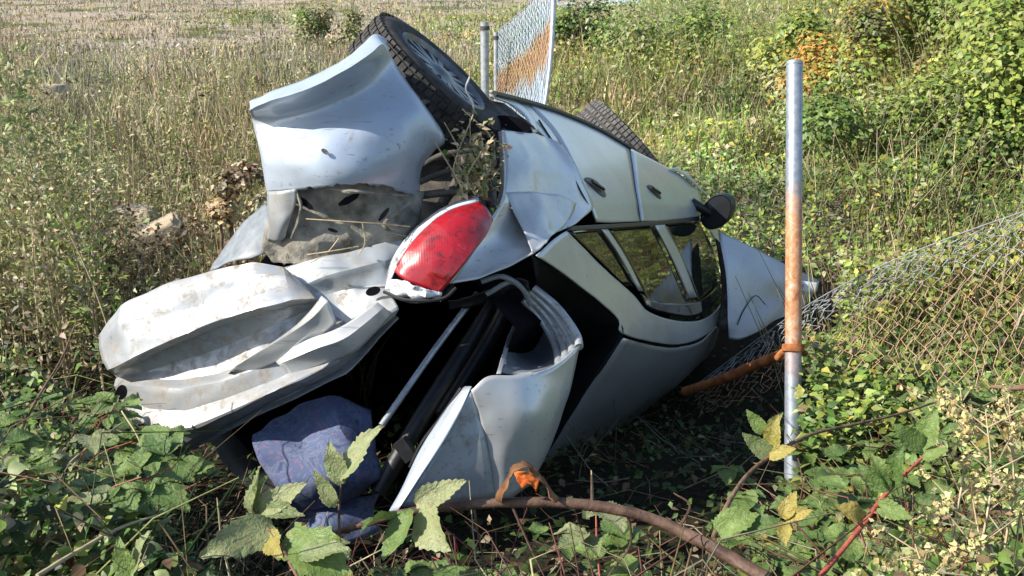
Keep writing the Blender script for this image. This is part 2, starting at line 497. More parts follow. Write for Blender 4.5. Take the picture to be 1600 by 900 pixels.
# A: bumper corner torn away below the wheel
zc = [3.56, 3.47, 3.43, 3.45, 3.52, 3.62, 3.73]
def zr(pts, off, cols=zc): return [(x, y, z + off) for (x, y), z in zip(pts, cols)]
bumper = patch("bumper", [
    zr([(391, 160), (420, 145), (480, 123), (535, 96), (568, 70), (586, 54), (602, 64)], .10),
    zr([(390, 172), (424, 158), (484, 138), (540, 110), (577, 86), (596, 70), (608, 82)], -.075),
    zr([(394, 186), (428, 180), (487, 165), (546, 141), (590, 114), (613, 98), (626, 110)], .045),
    zr([(398, 206), (433, 202), (492, 192), (553, 172), (606, 147), (634, 130), (652, 150)], .05),
    zr([(404, 228), (441, 226), (500, 218), (559, 203), (620, 184), (660, 174), (694, 214)], .0),
    zr([(409, 252), (448, 252), (505, 247), (565, 240), (620, 233), (655, 231), (677, 235)], -.01),
    zr([(413, 276), (456, 276), (508, 273), (565, 269), (615, 268), (644, 270), (659, 262)], 0),
    zr([(417, 300), (464, 296), (512, 290), (560, 286), (602, 291), (638, 303), (655, 311)], .015)],
    M['paint_bumper'], root, rb=(1,), cb=(1,), sub=7, crumple=.006, cscale=7, edge_jag=.012, seed=2,
    label="pale blue-grey bumper corner with a torn lower edge")
patch("bumper_flap", [
    [(417, 299, 3.57), (440, 298, 3.50), (464, 295, 3.485)],
    [(419, 330, 3.57), (441, 330, 3.52), (462, 318, 3.50)],
    [(421, 352, 3.58), (438, 355, 3.54), (452, 346, 3.53)],
    [(418, 375, 3.62), (432, 378, 3.60), (446, 370, 3.58)]], M['paint_dirty'], root, sub=5, crumple=.008, edge_jag=.01)
hole("puncture", 508, 237, 3.405, 7, 3.5, M['darkmetal'], bumper, rot=.6)

# G: mud-caked liner under the bumper
patch("wheel_arch_liner", [
    [(455, 285, 3.58), (515, 282, 3.56), (590, 284, 3.60), (662, 300, 3.72)],
    [(430, 318, 3.60), (505, 312, 3.57), (585, 315, 3.60), (660, 325, 3.70)],
    [(415, 355, 3.62), (500, 340, 3.57), (580, 345, 3.60), (655, 345, 3.68)],
    [(408, 388, 3.62), (490, 375, 3.58), (570, 372, 3.61), (640, 360, 3.64)],
    [(425, 416, 3.66), (485, 414, 3.60), (545, 405, 3.62), (620, 392, 3.66)]], M['mud'], root,
    sub=11, crumple=.010, cscale=9, ridge=.018, crease=.022, cfreq=7.0, angle=24, edge_jag=.06, seed=4, label="mud-caked grey liner torn from under the bumper")
for px, py, rx, ry, ro in ((478, 318, 16, 5, .7), (545, 312, 20, 6, -.5), (520, 360, 9, 3, .3), (600, 335, 14, 4, -.9)):
    hole("tear", px, py, 3.50, rx, ry, M['cabin'], root, rot=ro, seg=7)
for pts in ([(463, 296, 3.49), (470, 330, 3.50), (455, 372, 3.54)], [(512, 296, 3.47), (560, 300, 3.47), (640, 306, 3.62)], [(640, 318, 3.60), (600, 352, 3.52), (640, 372, 3.6)]):
    tube("torn_edge", pts, [.004, .007, .003], M['mud'], root, seg=6, wob=.4)
# fold beside it, its shade put into the dark grey colour
patch("shaded_fold", [
    [(326, 422, 3.80), (350, 412, 3.76), (402, 402, 3.70)],
    [(350, 385, 3.84), (376, 388, 3.76), (412, 393, 3.68)],
    [(384, 346, 3.84), (398, 356, 3.76), (416, 362, 3.68)],
    [(414, 318, 3.80), (418, 326, 3.74), (426, 345, 3.68)]], M['trimgrey'], root, sub=5, crumple=.02, cscale=6)

# D: tailgate with number plate recess
zd = [3.74, 3.66, 3.60, 3.56, 3.53, 3.52, 3.52]
def zrd(pts, off): return [(x, y, z + off) for (x, y), z in zip(pts, zd)]
tailgate = patch("tailgate", [
    zrd([(166, 530), (200, 486), (266, 456), (338, 436), (398, 424), (442, 430), (480, 462)], .12),
    zrd([(156, 525), (190, 479), (256, 448), (333, 424), (395, 409), (442, 418), (483, 457)], .03),
    zrd([(156, 545), (187, 500), (254, 468), (330, 444), (395, 428), (446, 432), (487, 460)], 0),
    zrd([(160, 562), (192, 530), (256, 500), (330, 474), (398, 454), (450, 448), (490, 462)], -.015),
    zrd([(168, 578), (206, 560), (264, 532), (332, 505), (402, 481), (454, 468), (494, 466)], -.05),
    zrd([(178, 584), (214, 568), (270, 540), (337, 514), (406, 490), (458, 476), (496, 470)], .045),
    zrd([(182, 590), (222, 582), (276, 566), (342, 545), (412, 515), (464, 492), (499, 476)], .065),
    zrd([(180, 594), (226, 592), (282, 593), (345, 583), (420, 548), (472, 512), (504, 484)], .05),
    zrd([(178, 602), (226, 604), (284, 608), (350, 597), (428, 566), (484, 535), (520, 492)], .015),
    zrd([(184, 622), (232, 638), (290, 642), (356, 622), (432, 592), (492, 562), (548, 508)], .01),
    zrd([(206, 656), (244, 668), (298, 668), (366, 640), (438, 606), (502, 576), (580, 505)], -.035),
    zrd([(258, 706), (282, 694), (336, 664), (398, 630), (456, 604), (524, 570), (608, 486)], -.02),
    zrd([(268, 712), (292, 702), (346, 670), (408, 637), (466, 610), (532, 578), (616, 490)], .05),
    zrd([(276, 712), (300, 704), (354, 675), (414, 643), (472, 616), (540, 584), (622, 496)], .03)],
    M['paint_dirty'], root, rb=(1, 4, 5, 7, 8, 9, 11, 12), sub=8, crumple=.004, cscale=8, ten=.75, crease=.012, cfreq=3.4, angle=14, seed=6, label="dented silver tailgate with an empty plate recess")
# H: crumpled metal between tailgate, liner and lamp
patch("rear_panel", [
    [(436, 420, 3.62), (490, 408, 3.60), (545, 396, 3.60), (600, 380, 3.62), (640, 360, 3.64)],
    [(470, 445, 3.57), (515, 430, 3.58), (560, 418, 3.58), (600, 408, 3.60), (622, 402, 3.62)],
    [(484, 462, 3.56), (524, 455, 3.59), (562, 450, 3.60), (594, 445, 3.60), (610, 445, 3.60)],
    [(494, 470, 3.55), (530, 480, 3.55), (565, 480, 3.55), (596, 470, 3.55), (614, 466, 3.56)],
    [(500, 480, 3.52), (520, 510, 3.49), (560, 512, 3.48), (595, 496, 3.50), (622, 480, 3.52)],
    [(500, 500, 3.50), (512, 540, 3.47), (552, 540, 3.47), (588, 520, 3.50), (616, 492, 3.53)]],
    M['primer'], root, sub=9, crumple=.008, cscale=8, ten=.6, crease=.034, cfreq=5.5, angle=17, seed=9, label="creased bare metal panel between tailgate and lamp")
hole("lock_hole", 583, 455, 3.535, 12, 7, M['cabin'], root, rot=-.3)
hole("bolt_hole", 190, 613, 3.67, 9, 12, M['cabin'], root, rot=.2)
# folded ridges in the recess
patch("crease_fold", [
    [(352, 582, 3.60), (420, 540, 3.55), (470, 500, 3.50), (502, 462, 3.47)],
    [(358, 578, 3.55), (432, 535, 3.49), (484, 500, 3.45), (512, 470, 3.44)],
    [(372, 590, 3.58), (445, 558, 3.52), (500, 530, 3.48), (526, 505, 3.46)]], M['paint'], root, rb=(1,), sub=6, crumple=.004, crease=.012, angle=18)
patch("crease_fold", [
    [(425, 560, 3.54), (480, 532, 3.47), (530, 512, 3.45), (590, 472, 3.47)],
    [(435, 570, 3.50), (492, 545, 3.45), (545, 525, 3.44), (600, 480, 3.47)],
    [(450, 590, 3.54), (506, 570, 3.50), (560, 545, 3.49), (612, 490, 3.51)]], M['paint'], root, rb=(1,), sub=6, crumple=.004, crease=.010, angle=18, seed=3)

# wheels ------------------------------------------------------------------
def wheel(c, ax, parent, mat_tread, rscale=1.0, label=None):
    ax = ax.normalized(); e1 = (AW - ax * AW.dot(ax)).normalized(); e2 = ax.cross(e1)
    s = rscale
    tyre = lathe("wheel", [(.185 * s, .075), (.20 * s, .098), (.235 * s, .108), (.268 * s, .104), (.290 * s, .088), (.299 * s, .070), (.300 * s, .03), (.300 * s, -.03), (.299 * s, -.070), (.290 * s, -.088), (.25 * s, -.108), (.20 * s, -.098), (.185 * s, -.07), (.185 * s, .075)], c, ax, e1, e2, 64, M['rubber'], parent)
    if label: tyre["label"] = label
    V = []; F = []
    nb = 62
    for k in range(nb):
        for (l, w, sh) in ((-.060, .024, .3), (-.022, .026, .0), (.022, .026, .5), (.060, .024, .2), (.086, .020, .2)):
            a = 2 * math.pi * (k + sh) / nb
            d = e1 * math.cos(a) + e2 * math.sin(a); t = ax.cross(d)
            rr = .303 * s if abs(l) < .08 else .297 * s
            v, f = box_at(c + d * rr + ax * l, ax, t, d, w, .023 * s, .007)
            F += [tuple(i + len(V) for i in q) for q in f]; V += v
    tr = obj("tread", mesh_py("tread", V, F, parent, smooth=False), mat_tread, tyre, kind='stuff')
    lathe("rim", [(.185 * s, .07), (.198 * s, .098), (.188 * s, .104), (.172 * s, .085), (.168 * s, .03), (.05, .02)], c, ax, e1, e2, 48, M['wheel'], tyre)
    # cover plate with openings
    V = []; F = []
    ns = 8
    for k in range(ns):
        for dd in (-.16, .16):
            a = 2 * math.pi * k / ns + dd
            d = e1 * math.cos(a) + e2 * math.sin(a); t = ax.cross(d)
            v, f = box_at(c + d * (.118 * s) + ax * .080, d, t, ax, .115 * s, .026, .016)
            F += [tuple(i + len(V) for i in q) for q in f]; V += v
    obj("spokes", mesh_py("spokes", V, F, parent, smooth=False), M['wheel'], tyre)
    lathe("hub", [(.001, .102), (.03, .100), (.045, .092), (.066, .088), (.070, .07), (.06, .02)], c, ax, e1, e2, 24, M['wheel'], tyre)
    lathe("brake_disc", [(.02, .0), (.16, .0), (.16, -.03), (.02, -.03)], c, ax, e1, e2, 32, M['darkmetal'], tyre)
    return tyre
cw = c2w(*(O_ + np.array([-.055, -.05, 0])))
wheel(cw, NW + AW * .025, root, M['rubber'], 1.04, "rear wheel pointing up in the air")
wheel(car(2.72, -.10, .05), NW + AW * .22, root, M['rubber_sunlit'], 1.06, "front wheel turned behind the sill, its tread toned pale as if sunlit")

# dark inner structure of the wheel arch
patch("inner_arch", [
    [(600, 120, 4.2), (680, 150, 4.25), (770, 160, 4.3), (835, 195, 4.3)],
    [(590, 220, 4.0), (670, 210, 4.05), (770, 215, 4.1), (840, 220, 4.35)],
    [(560, 330, 3.85), (660, 300, 3.9), (740, 290, 3.95), (800, 280, 4.1)],
    [(520, 420, 3.75), (600, 400, 3.75), (690, 390, 3.75), (770, 380, 3.85)]], M['darkmetal'], root, sub=5, crumple=.03, cscale=7)
for pts, r in (([(655, 262, 3.8), (690, 243, 3.8), (735, 236, 3.84)], .012), ([(655, 285, 3.75), (700, 268, 3.76), (750, 268, 3.82)], .010),
               ([(660, 305, 3.74), (705, 300, 3.74), (745, 300, 3.76)], .014), ([(690, 320, 3.8), (720, 270, 3.85), (728, 205, 3.95)], .018),
               ([(735, 215, 3.95), (765, 260, 3.85), (770, 325, 3.72)], .015)):
    tube("suspension_arm", pts, r, M['darkmetal'], root, seg=8)
tube("brake_hose", [(735, 195, 3.9), (740, 165, 3.86), (728, 140, 3.84), (734, 120, 3.83)], .004, M['steel'], root, seg=6)

# tail lamp -----------------------------------------------------------------
lamp = patch("tail_light", [
    [(600, 458, 3.58), (612, 405, 3.62), (646, 358, 3.66), (696, 322, 3.70), (752, 307, 3.72)],
    [(640, 474, 3.60), (665, 430, 3.66), (700, 385, 3.70), (735, 350, 3.72), (774, 330, 3.74)],
    [(692, 470, 3.58), (716, 435, 3.62), (740, 402, 3.66), (762, 372, 3.70), (774, 345, 3.72)]], M['black'], root, sub=5)
patch("red_lens", [
    [(616, 424, 3.52), (632, 395, 3.52), (662, 360, 3.54), (702, 330, 3.58), (748, 315, 3.64)],
    [(630, 436, 3.495), (650, 405, 3.49), (684, 367, 3.51), (720, 337, 3.555), (758, 323, 3.625)],
    [(652, 446, 3.485), (680, 417, 3.478), (710, 383, 3.50), (740, 352, 3.545), (766, 336, 3.62)],
    [(688, 458, 3.49), (712, 430, 3.49), (736, 399, 3.51), (758, 369, 3.56), (769, 346, 3.62)]], M['red'], lamp, sub=7, thick=.006, crumple=.004, cscale=14)
patch("clear_lens", [
    [(603, 450, 3.57), (613, 406, 3.575), (646, 360, 3.60), (696, 323, 3.64), (748, 307, 3.68)],
    [(609, 440, 3.53), (622, 402, 3.535), (654, 359, 3.55), (699, 326, 3.59), (748, 311, 3.65)],
    [(616, 424, 3.52), (632, 394, 3.52), (662, 359, 3.54), (702, 329, 3.58), (748, 315, 3.64)]], M['clear'], lamp, sub=6, thick=.005)
patch("broken_lens", [
    [(610, 436, 3.53), (635, 440, 3.48), (662, 450, 3.47), (690, 457, 3.49)],
    [(604, 450, 3.55), (632, 455, 3.50), (660, 462, 3.48), (690, 462, 3.49)],
    [(606, 457, 3.57), (636, 465, 3.53), (662, 468, 3.51), (688, 465, 3.52)]], M['clear'], lamp, sub=6, thick=.004, crumple=.02, cscale=28, edge_jag=.02)
tube("lamp_gasket", [(600, 456, 3.54), (636, 469, 3.49), (690, 467, 3.48), (712, 450, 3.50)], .006, M['black'], lamp, seg=6)

# quarter panel -------------------------------------------------------------
quarter = patch("quarter_panel", [
    [(786, 204, 3.92), (815, 207, 4.08), (850, 213, 4.36), (878, 226, 4.40)],
    [(789, 235, 3.90), (824, 238, 4.02), (866, 240, 4.32), (896, 254, 4.37)],
    [(789, 262, 3.87), (828, 264, 3.98), (876, 270, 4.24), (914, 288, 4.36)],
    [(785, 312, 3.76), (828, 312, 3.93), (884, 313, 4.16), (928, 322, 4.36)],
    [(762, 352, 3.68), (800, 350, 3.80), (850, 350, 3.93), (900, 350, 4.06)],
    [(733, 402, 3.60), (770, 396, 3.66), (810, 384, 3.72), (842, 374, 3.78)],
    [(704, 443, 3.55), (745, 436, 3.58), (790, 416, 3.62), (836, 392, 3.66)]], M['paint'], root, sub=8, crumple=.006, cscale=5.5, ten=.8, crease=.010, cfreq=3.2, angle=20, seed=12,
    label="buckled silver quarter panel with a bent lower corner")
patch("panel_lip", [
    [(786, 204, 3.91), (789, 262, 3.86), (785, 312, 3.75), (761, 352, 3.67), (732, 402, 3.59), (703, 443, 3.54)],
    [(779, 206, 3.95), (782, 262, 3.90), (779, 310, 3.79), (755, 348, 3.71), (724, 400, 3.62), (697, 441, 3.57)]], M['paint'], quarter, sub=5, thick=.006)
patch("bent_corner", [
    [(792, 300, 3.80), (832, 300, 3.92), (872, 305, 4.08), (900, 318, 4.20)],
    [(806, 335, 3.79), (838, 330, 3.87), (866, 336, 3.97), (888, 346, 4.04)],
    [(822, 368, 3.71), (838, 366, 3.745), (852, 366, 3.80), (868, 364, 3.88)],
    [(832, 393, 3.63), (836, 393, 3.64), (842, 388, 3.66), (850, 380, 3.70)]], M['paint'], quarter, sub=6, crumple=.008, cscale=9)
# wheel arch lip and its dark opening
patch("arch_lip", [
    [(764, 147), (800, 156), (828, 176), (842, 205)],
    [(766, 151), (798, 163), (822, 184), (834, 210)]], M['paint'], quarter, sub=5, thick=.006)
patch("arch_panel", [
    [(768, 147, -.004), (800, 155, -.004), (832, 166, -.004), (872, 210, -.004)],
    [(790, 158, -.004), (812, 168, -.004), (838, 188, -.004), (876, 222, -.004)],
    [(812, 176, -.004), (824, 186, -.004), (842, 206, -.004), (880, 236, -.004)]], M['paint'], quarter, sub=5, thick=.004)
hole("arch_opening", 800, 193, 4.13, 30, 11, M['cabin'], quarter, rot=.25)

# doors ---------------------------------------------------------------------
rdoor = patch("door", [
    [(826, 162), (872, 177), (930, 202), (983, 232)],
    [(866, 206), (902, 214), (946, 232), (987, 258)],
    [(897, 262), (926, 265), (960, 275), (991, 290)],
    [(918, 310), (942, 314), (970, 320), (996, 322)],
    [(932, 347), (952, 348), (976, 347), (1000, 346)]], M['paint'], root, sub=6, crumple=0, seed=15, thick=.008, label="silver rear door with a dark pull handle")
fdoor = patch("door", [
    [(984, 232.5), (1030, 256), (1064, 275), (1092, 299)],
    [(988, 258.5), (1030, 274), (1065, 290), (1094, 308)],
    [(992, 290.5), (1031, 300), (1066, 308), (1096, 318)],
    [(997, 322.5), (1031, 324), (1066, 324), (1096, 327)],
    [(1001, 346), (1031, 345), (1066, 342), (1096, 338)]], M['paint'], root, sub=6, crumple=0, seed=16, thick=.008, label="silver front door next to the wing mirror")
tube("door_seam", [S(842, 188, .004), S(880, 248, .004), S(905, 295, .004), S(924, 330, .004)], .0045, M['black'], rdoor, seg=6)
def handle(px, py, parent, k=1.0):
    c = S(px, py, .008)
    n = (S(px + 5, py, .008) - c).cross(S(px, py + 5, .008) - c).normalized()
    if n.dot(NW) < 0: n = -n
    e = (S(px + 14, py + 9, .008) - c); e = (e - n * e.dot(n)).normalized(); t = n.cross(e).normalized()
    V = [c + n * .002]; seg = 20
    for q in range(seg):
        a = 2 * math.pi * q / seg
        w = .030 * (1 + .45 * math.cos(a))
        V.append(c + e * math.cos(a) * .085 * k + t * math.sin(a) * w * k)
    F = [(0, 1 + q, 1 + (q + 1) % seg) for q in range(seg)]
    h = obj("handle_recess", mesh_py("handle_recess", V, F, root, angle=80), M['black'], parent)
    V, F = box_at(c + n * .012 - t * .006, e, t, n, .10 * k, .012, .010)
    obj("door_handle", mesh_py("door_handle", V, F, root), M['black'], parent)
tube("door_seam", [S(983.5, 232, .005), S(988, 258, .005), S(992, 290, .005), S(997, 322, .005), S(1000.5, 346, .005)], .003, M['black'], fdoor, seg=6)
handle(930, 290, rdoor, 1.25); handle(1022, 298, fdoor, 1.15)
tube("sill_trim", [S(772, 146, .01), S(820, 158, .01), S(872, 174, .01), S(932, 200, .01), S(985, 231, .01)], .012, M['black'], root, seg=6)
patch("front_wing", [
    [(1046, 262, .02), (1066, 272, .02), (1084, 287, .02), (1098, 300, .0)],
    [(1056, 262, -.04), (1078, 274, -.06), (1092, 290, -.06), (1106, 306, -.05)]], M['paint_bumper'], root, sub=5, crumple=.006)

# glass house ---------------------------------------------------------------
patch("roof_rail", [
    [(884, 361), (915, 392), (952, 428), (990, 462), (1012, 486), (1050, 500), (1092, 501), (1122, 482), (1131, 452)],
    [(868, 372), (905, 410), (955, 450), (982, 482), (1010, 503), (1052, 517), (1096, 513), (1126, 490), (1134, 456)],
    [(852, 386), (898, 425), (960, 475), (976, 505), (1010, 522), (1056, 531), (1098, 520), (1126, 494), (1135, 458)],
    [(838, 399), (892, 436), (962, 494), (970, 520), (1012, 533), (1060, 538), (1098, 526), (1126, 498), (1134, 460)]], M['paint'], root, sub=6, crumple=.004, seed=21,
    label="silver roof rail framing the side windows")
w1 = patch("window", [
    [(888, 361, -.015), (915, 358, -.015), (942, 357, -.015)],
    [(928, 400, -.015), (946, 396, -.015), (965, 398, -.015)],
    [(978, 448, -.015), (985, 447, -.015), (996, 452, -.015)]], M['glass'], root, sub=5, thick=.004)
w2 = patch("window", [
    [(948, 357, -.015), (985, 353, -.015), (1020, 350, -.015)],
    [(972, 398, -.015), (1010, 396, -.015), (1045, 400, -.015)],
    [(1000, 448, -.015), (1035, 455, -.015), (1072, 462, -.015)],
    [(1012, 478, -.015), (1042, 486, -.015), (1080, 484, -.015)]], M['glass'], root, sub=5, thick=.004)
w3 = patch("window", [
    [(1036, 349, -.02), (1062, 346, -.02), (1090, 344, -.02)],
    [(1058, 398, -.02), (1085, 392, -.02), (1113, 388, -.02)],
    [(1082, 450, -.02), (1105, 446, -.02), (1124, 438, -.02)],
    [(1090, 480, -.02), (1108, 476, -.02), (1126, 462, -.02)]], M['glass'], root, sub=5, thick=.004)
patch("pillar", [[(939, 357, .0), (968, 400, .0), (998, 455, .0)], [(948, 357, .0), (976, 400, .0), (1004, 455, .0)]], M['paint'], root, sub=5, thick=.006)
patch("pillar", [[(1022, 350, .002), (1050, 405, .002), (1076, 466, .002)], [(1037, 348, .002), (1064, 402, .002), (1088, 464, .002)]], M['paint'], root, sub=5, thick=.006)
patch("window_trim", [
    [(1000, 458, .004), (1020, 470, .004), (1060, 474, .004), (1098, 467, .004), (1122, 446, .004)],
    [(1008, 478, .004), (1026, 486, .004), (1062, 494, .004), (1098, 490, .004), (1124, 464, .004)]], M['glass'], root, sub=5, thick=.006)
patch("window_trim", [
    [(886, 354, .004), (940, 351, .004), (1020, 346, .004), (1092, 338, .004)],
    [(886, 361, .004), (940, 358, .004), (1020, 352, .004), (1092, 345, .004)]], M['black'], root, sub=5, thick=.006)
patch("windscreen_pillar", [
    [(1090, 340, .0), (1112, 365, -.01), (1126, 400, -.02), (1130, 440, -.03)],
    [(1098, 336, -.03), (1122, 362, -.05), (1136, 400, -.06), (1138, 445, -.06)]], M['paint'], root, sub=5, thick=.006)
# headrest and steering bits behind the front glass stay dark: cabin lining
def ring(F):
    uf = float(np.interp(F, [-.6, .9, 1.6, 2, 2.6, 3], [.2, .16, .24, .38, .48, .6]))
    return [(-.10, uf + .03), (-.06, .55), (-.12, .72), (-.30, .95), (-.70, 1.02), (-1.30, .98), (-1.46, .72), (-1.48, .45), (-1.40, uf + .03)]
V = []; F = []
st = [-.30, 0, .5, 1.0, 1.6, 2.2, 2.8]
for s in st:
    for (l, u) in ring(s): V.append(car(s, min(l, -.34) if s < 0 else (min(l, -.2) if s < .3 else l), u))
nr = 9
for i in range(len(st) - 1):
    for j in range(nr):
        F.append((i * nr + j, i * nr + (j + 1) % nr, (i + 1) * nr + (j + 1) % nr, (i + 1) * nr + j))
F.append(tuple((len(st) - 1) * nr + j for j in range(nr)))
obj("cabin_lining", mesh_py("cabin_lining", V, F, root), M['cabin'], root)
# outer shell: underside, right-hand side and roof edge facing away
V = []; F = []
st = [-.35, .1, .7, 1.2, 1.7, 2.3, 2.9, 3.3]
for s in st:
    uf = float(np.interp(s, [-.6, .9, 1.6, 2, 2.6, 3, 3.4], [.16, .12, .20, .34, .44, .56, .7]))
    for (l, u) in ((-.02, uf), (-.5, uf - .06), (-1.0, uf - .06), (-1.44, uf), (-1.56, .5), (-1.54, .74), (-1.38, 1.03)):
        V.append(car(s, l, u))
nr = 7
for i in range(len(st) - 1):
    for j in range(nr - 1):
        F.append((i * nr + j, i * nr + j + 1, (i + 1) * nr + j + 1, (i + 1) * nr + j))
obj("body_shell", mesh_py("body_shell", V, F, root), M['paint_dirty'], root)
# roof in shade
patch("roof", [
    [(972, 527, 4.46), (1012, 538, 4.95), (1060, 543, 5.5), (1098, 531, 6.1), (1124, 505, 6.55)],
    [(945, 570, 4.50), (995, 582, 5.05), (1045, 580, 5.65), (1092, 556, 6.3), (1120, 525, 6.75)],
    [(905, 630, 4.58), (960, 640, 5.15), (1015, 622, 5.8), (1070, 590, 6.4), (1108, 550, 6.85)],
    [(860, 700, 4.68), (915, 695, 5.25), (970, 665, 5.9), (1030, 625, 6.5), (1080, 580, 6.95)],
    [(800, 790, 4.8), (860, 760, 5.3), (920, 715, 5.95), (980, 665, 6.55), (1040, 612, 7.0)]], M['paint'], root, sub=5, crumple=.012, cscale=3, label="smooth silver roof facing down into the shade")
patch("hatch_dark_sheet", [  # black sheet that paints in the darkness of the open hatch
    [(830, 398, 3.70), (892, 440, 4.05), (955, 492, 4.40), (974, 520, 4.46), (945, 568, 4.50), (905, 628, 4.58), (860, 698, 4.68)],
    [(835, 425, 3.80), (880, 462, 4.12), (930, 505, 4.45), (945, 525, 4.52), (920, 560, 4.56), (880, 615, 4.62), (835, 690, 4.70)],
    [(840, 455, 3.95), (870, 490, 4.30), (900, 525, 4.62), (910, 545, 4.7), (885, 570, 4.7), (850, 615, 4.7), (805, 690, 4.74)]], M['black'], root, sub=5)

# wing mirror ---------------------------------------------------------------
mc = P(1122, 330, 6.4)
ax = dvec(np.array([-.55, -.25, .8])).normalized(); e1 = dvec(np.array([.62, .74, 0.25])); e1 = (e1 - ax * e1.dot(ax)).normalized(); e2 = ax.cross(e1)
V = []; F = []
seg = 22; prof = [(1.0, .035), (1.04, .0), (.98, -.04), (.80, -.08), (.5, -.105), (.02, -.115)]
for k in range(seg):
    a = 2 * math.pi * k / seg
    for r, l in prof:
        V.append(mc + e1 * (math.cos(a) * .118 * r) + e2 * (math.sin(a) * .082 * r) + ax * l)
for k in range(seg):
    for q in range(len(prof) - 1):
        k2 = (k + 1) % seg; m = len(prof)
        F.append((k * m + q, k2 * m + q, k2 * m + q + 1, k * m + q + 1))
mir = obj("wing_mirror", mesh_py("wing_mirror", V, F, root), M['black'], root)
V = [mc + e1 * (math.cos(2 * math.pi * k / 22) * .112) + e2 * (math.sin(2 * math.pi * k / 22) * .077) + ax * .030 for k in range(22)]
mg, nt_, bs_, _o = new_mat("mirror_glass"); bs_.inputs["Base Color"].default_value = (.05, .055, .06, 1); bs_.inputs["Metallic"].default_value = .6; bs_.inputs["Roughness"].default_value = .08
obj("mirror_glass", mesh_py("mirror_glass", V, [tuple(range(22))], root, smooth=False), mg, mir)
tube("mirror_arm", [P(1080, 316, 6.4), P(1094, 324, 6.4), P(1108, 332, 6.42)], [.03, .028, .03], M['black'], mir, seg=8)

# sprung bonnet at the front end ------------------------------------------
patch("bonnet", [
    [(1122, 362, 6.50), (1160, 380, 6.57), (1200, 398, 6.65), (1240, 420, 6.72), (1278, 438, 6.80)],
    [(1130, 410, 6.42), (1165, 420, 6.50), (1200, 432, 6.57), (1240, 445, 6.69), (1275, 452, 6.76)],
    [(1135, 460, 6.39), (1165, 465, 6.46), (1200, 468, 6.54), (1235, 470, 6.61), (1262, 472, 6.69)],
    [(1138, 500, 6.35), (1165, 505, 6.39), (1195, 500, 6.46), (1225, 490, 6.57), (1250, 484, 6.61)],
    [(1140, 530, 6.35), (1158, 530, 6.36), (1185, 518, 6.42), (1210, 502, 6.50), (1240, 492, 6.57)]], M['paint'], root, sub=7, crumple=.012, cscale=3, crease=.012, cfreq=1.6, seed=31, angle=20, label="sprung grey bonnet standing up beyond the mirror")
tube("bonnet_seam", [P(1152, 508, 6.35), P(1162, 485, 6.41), P(1180, 462, 6.47), P(1196, 476, 6.47)], .003, M['black'], root, seg=6)
patch("headlight", [
    [(1240, 436, 6.65), (1262, 440, 6.66), (1280, 440, 6.69)],
    [(1245, 452, 6.61), (1262, 458, 6.61), (1276, 456, 6.65)]], M['clear'], root, sub=4)
patch("front_bay", [
    [(1118, 372, 6.54), (1126, 380, 6.50), (1132, 385, 6.50)],
    [(1128, 450, 6.46), (1136, 455, 6.42), (1142, 455, 6.42)],
    [(1120, 510, 6.42), (1132, 520, 6.39), (1142, 520, 6.39)]], M['darkmetal'], root, sub=4)

# E: panel folded out of the hatch -----------------------------------------
torn = patch("torn_panel", [
    [(736, 610, 3.38), (762, 588, 3.40), (806, 586, 3.44), (862, 574, 3.53), (906, 540, 3.68)],
    [(750, 655, 3.39), (782, 645, 3.40), (826, 640, 3.44), (866, 630, 3.54), (893, 600, 3.66)],
    [(763, 710, 3.40), (792, 705, 3.41), (826, 700, 3.46), (852, 690, 3.54), (874, 655, 3.64)],
    [(772, 778, 3.43), (792, 780, 3.44), (812, 770, 3.48), (834, 748, 3.54), (854, 705, 3.62)]], M['paint'], root, sub=7, crumple=.008, cscale=5, seed=24, label="folded silver sheet torn out of the hatch")
patch("folded_face", [
    [(736, 611, 3.38), (724, 632, 3.365), (712, 655, 3.35)],
    [(750, 655, 3.39), (718, 680, 3.36), (684, 703, 3.33)],
    [(763, 710, 3.40), (710, 728, 3.36), (654, 748, 3.31)],
    [(772, 780, 3.43), (700, 788, 3.36), (626, 792, 3.30)]], M['primer'], torn, sub=5, crumple=.008)
patch("folded_edge", [
    [(737, 604, 3.38), (727, 604, 3.41), (716, 612, 3.45)],
    [(716, 650, 3.35), (704, 645, 3.36), (690, 650, 3.40)],
    [(686, 702, 3.32), (672, 698, 3.33), (656, 706, 3.37)],
    [(654, 750, 3.30), (640, 750, 3.31), (628, 762, 3.34)],
    [(622, 798, 3.29), (614, 798, 3.30), (608, 800, 3.33)]], M['paint_bumper'], torn, cb=(1,), sub=5, crumple=.004)
for k in range(4):
    t = k / 3
    def lerp(a, b): return tuple(a[i] + (b[i] - a[i]) * t for i in range(3))
    pts = [lerp((834, 450, 3.86), (818, 468, 3.90)), lerp((870, 480, 3.84), (846, 500, 3.92)), lerp((899, 520, 3.76), (868, 540, 3.86)), lerp((905, 542, 3.70), (874, 572, 3.62))]
    tube("folded_rib", pts, .015, M['primer'], torn, seg=8)
patch("torn_lining", [
    [(826, 452, 3.92), (858, 484, 3.96), (890, 525, 3.86), (902, 545, 3.74)],
    [(812, 490, 3.98), (842, 512, 4.05), (868, 545, 3.95), (880, 565, 3.70)],
    [(798, 530, 3.95), (822, 545, 4.08), (846, 565, 3.95), (856, 576, 3.62)],
    [(783, 582, 3.52), (800, 585, 3.56), (815, 586, 3.56), (832, 582, 3.54)]], M['trimgrey'], torn, sub=5)
patch("torn_lining", [
    [(783, 584, 3.50), (790, 560, 3.66), (800, 525, 3.86), (826, 470, 3.95)],
    [(776, 584, 3.50), (784, 556, 3.66), (796, 520, 3.86), (822, 462, 3.95)]], M['primer'], torn, sub=5)

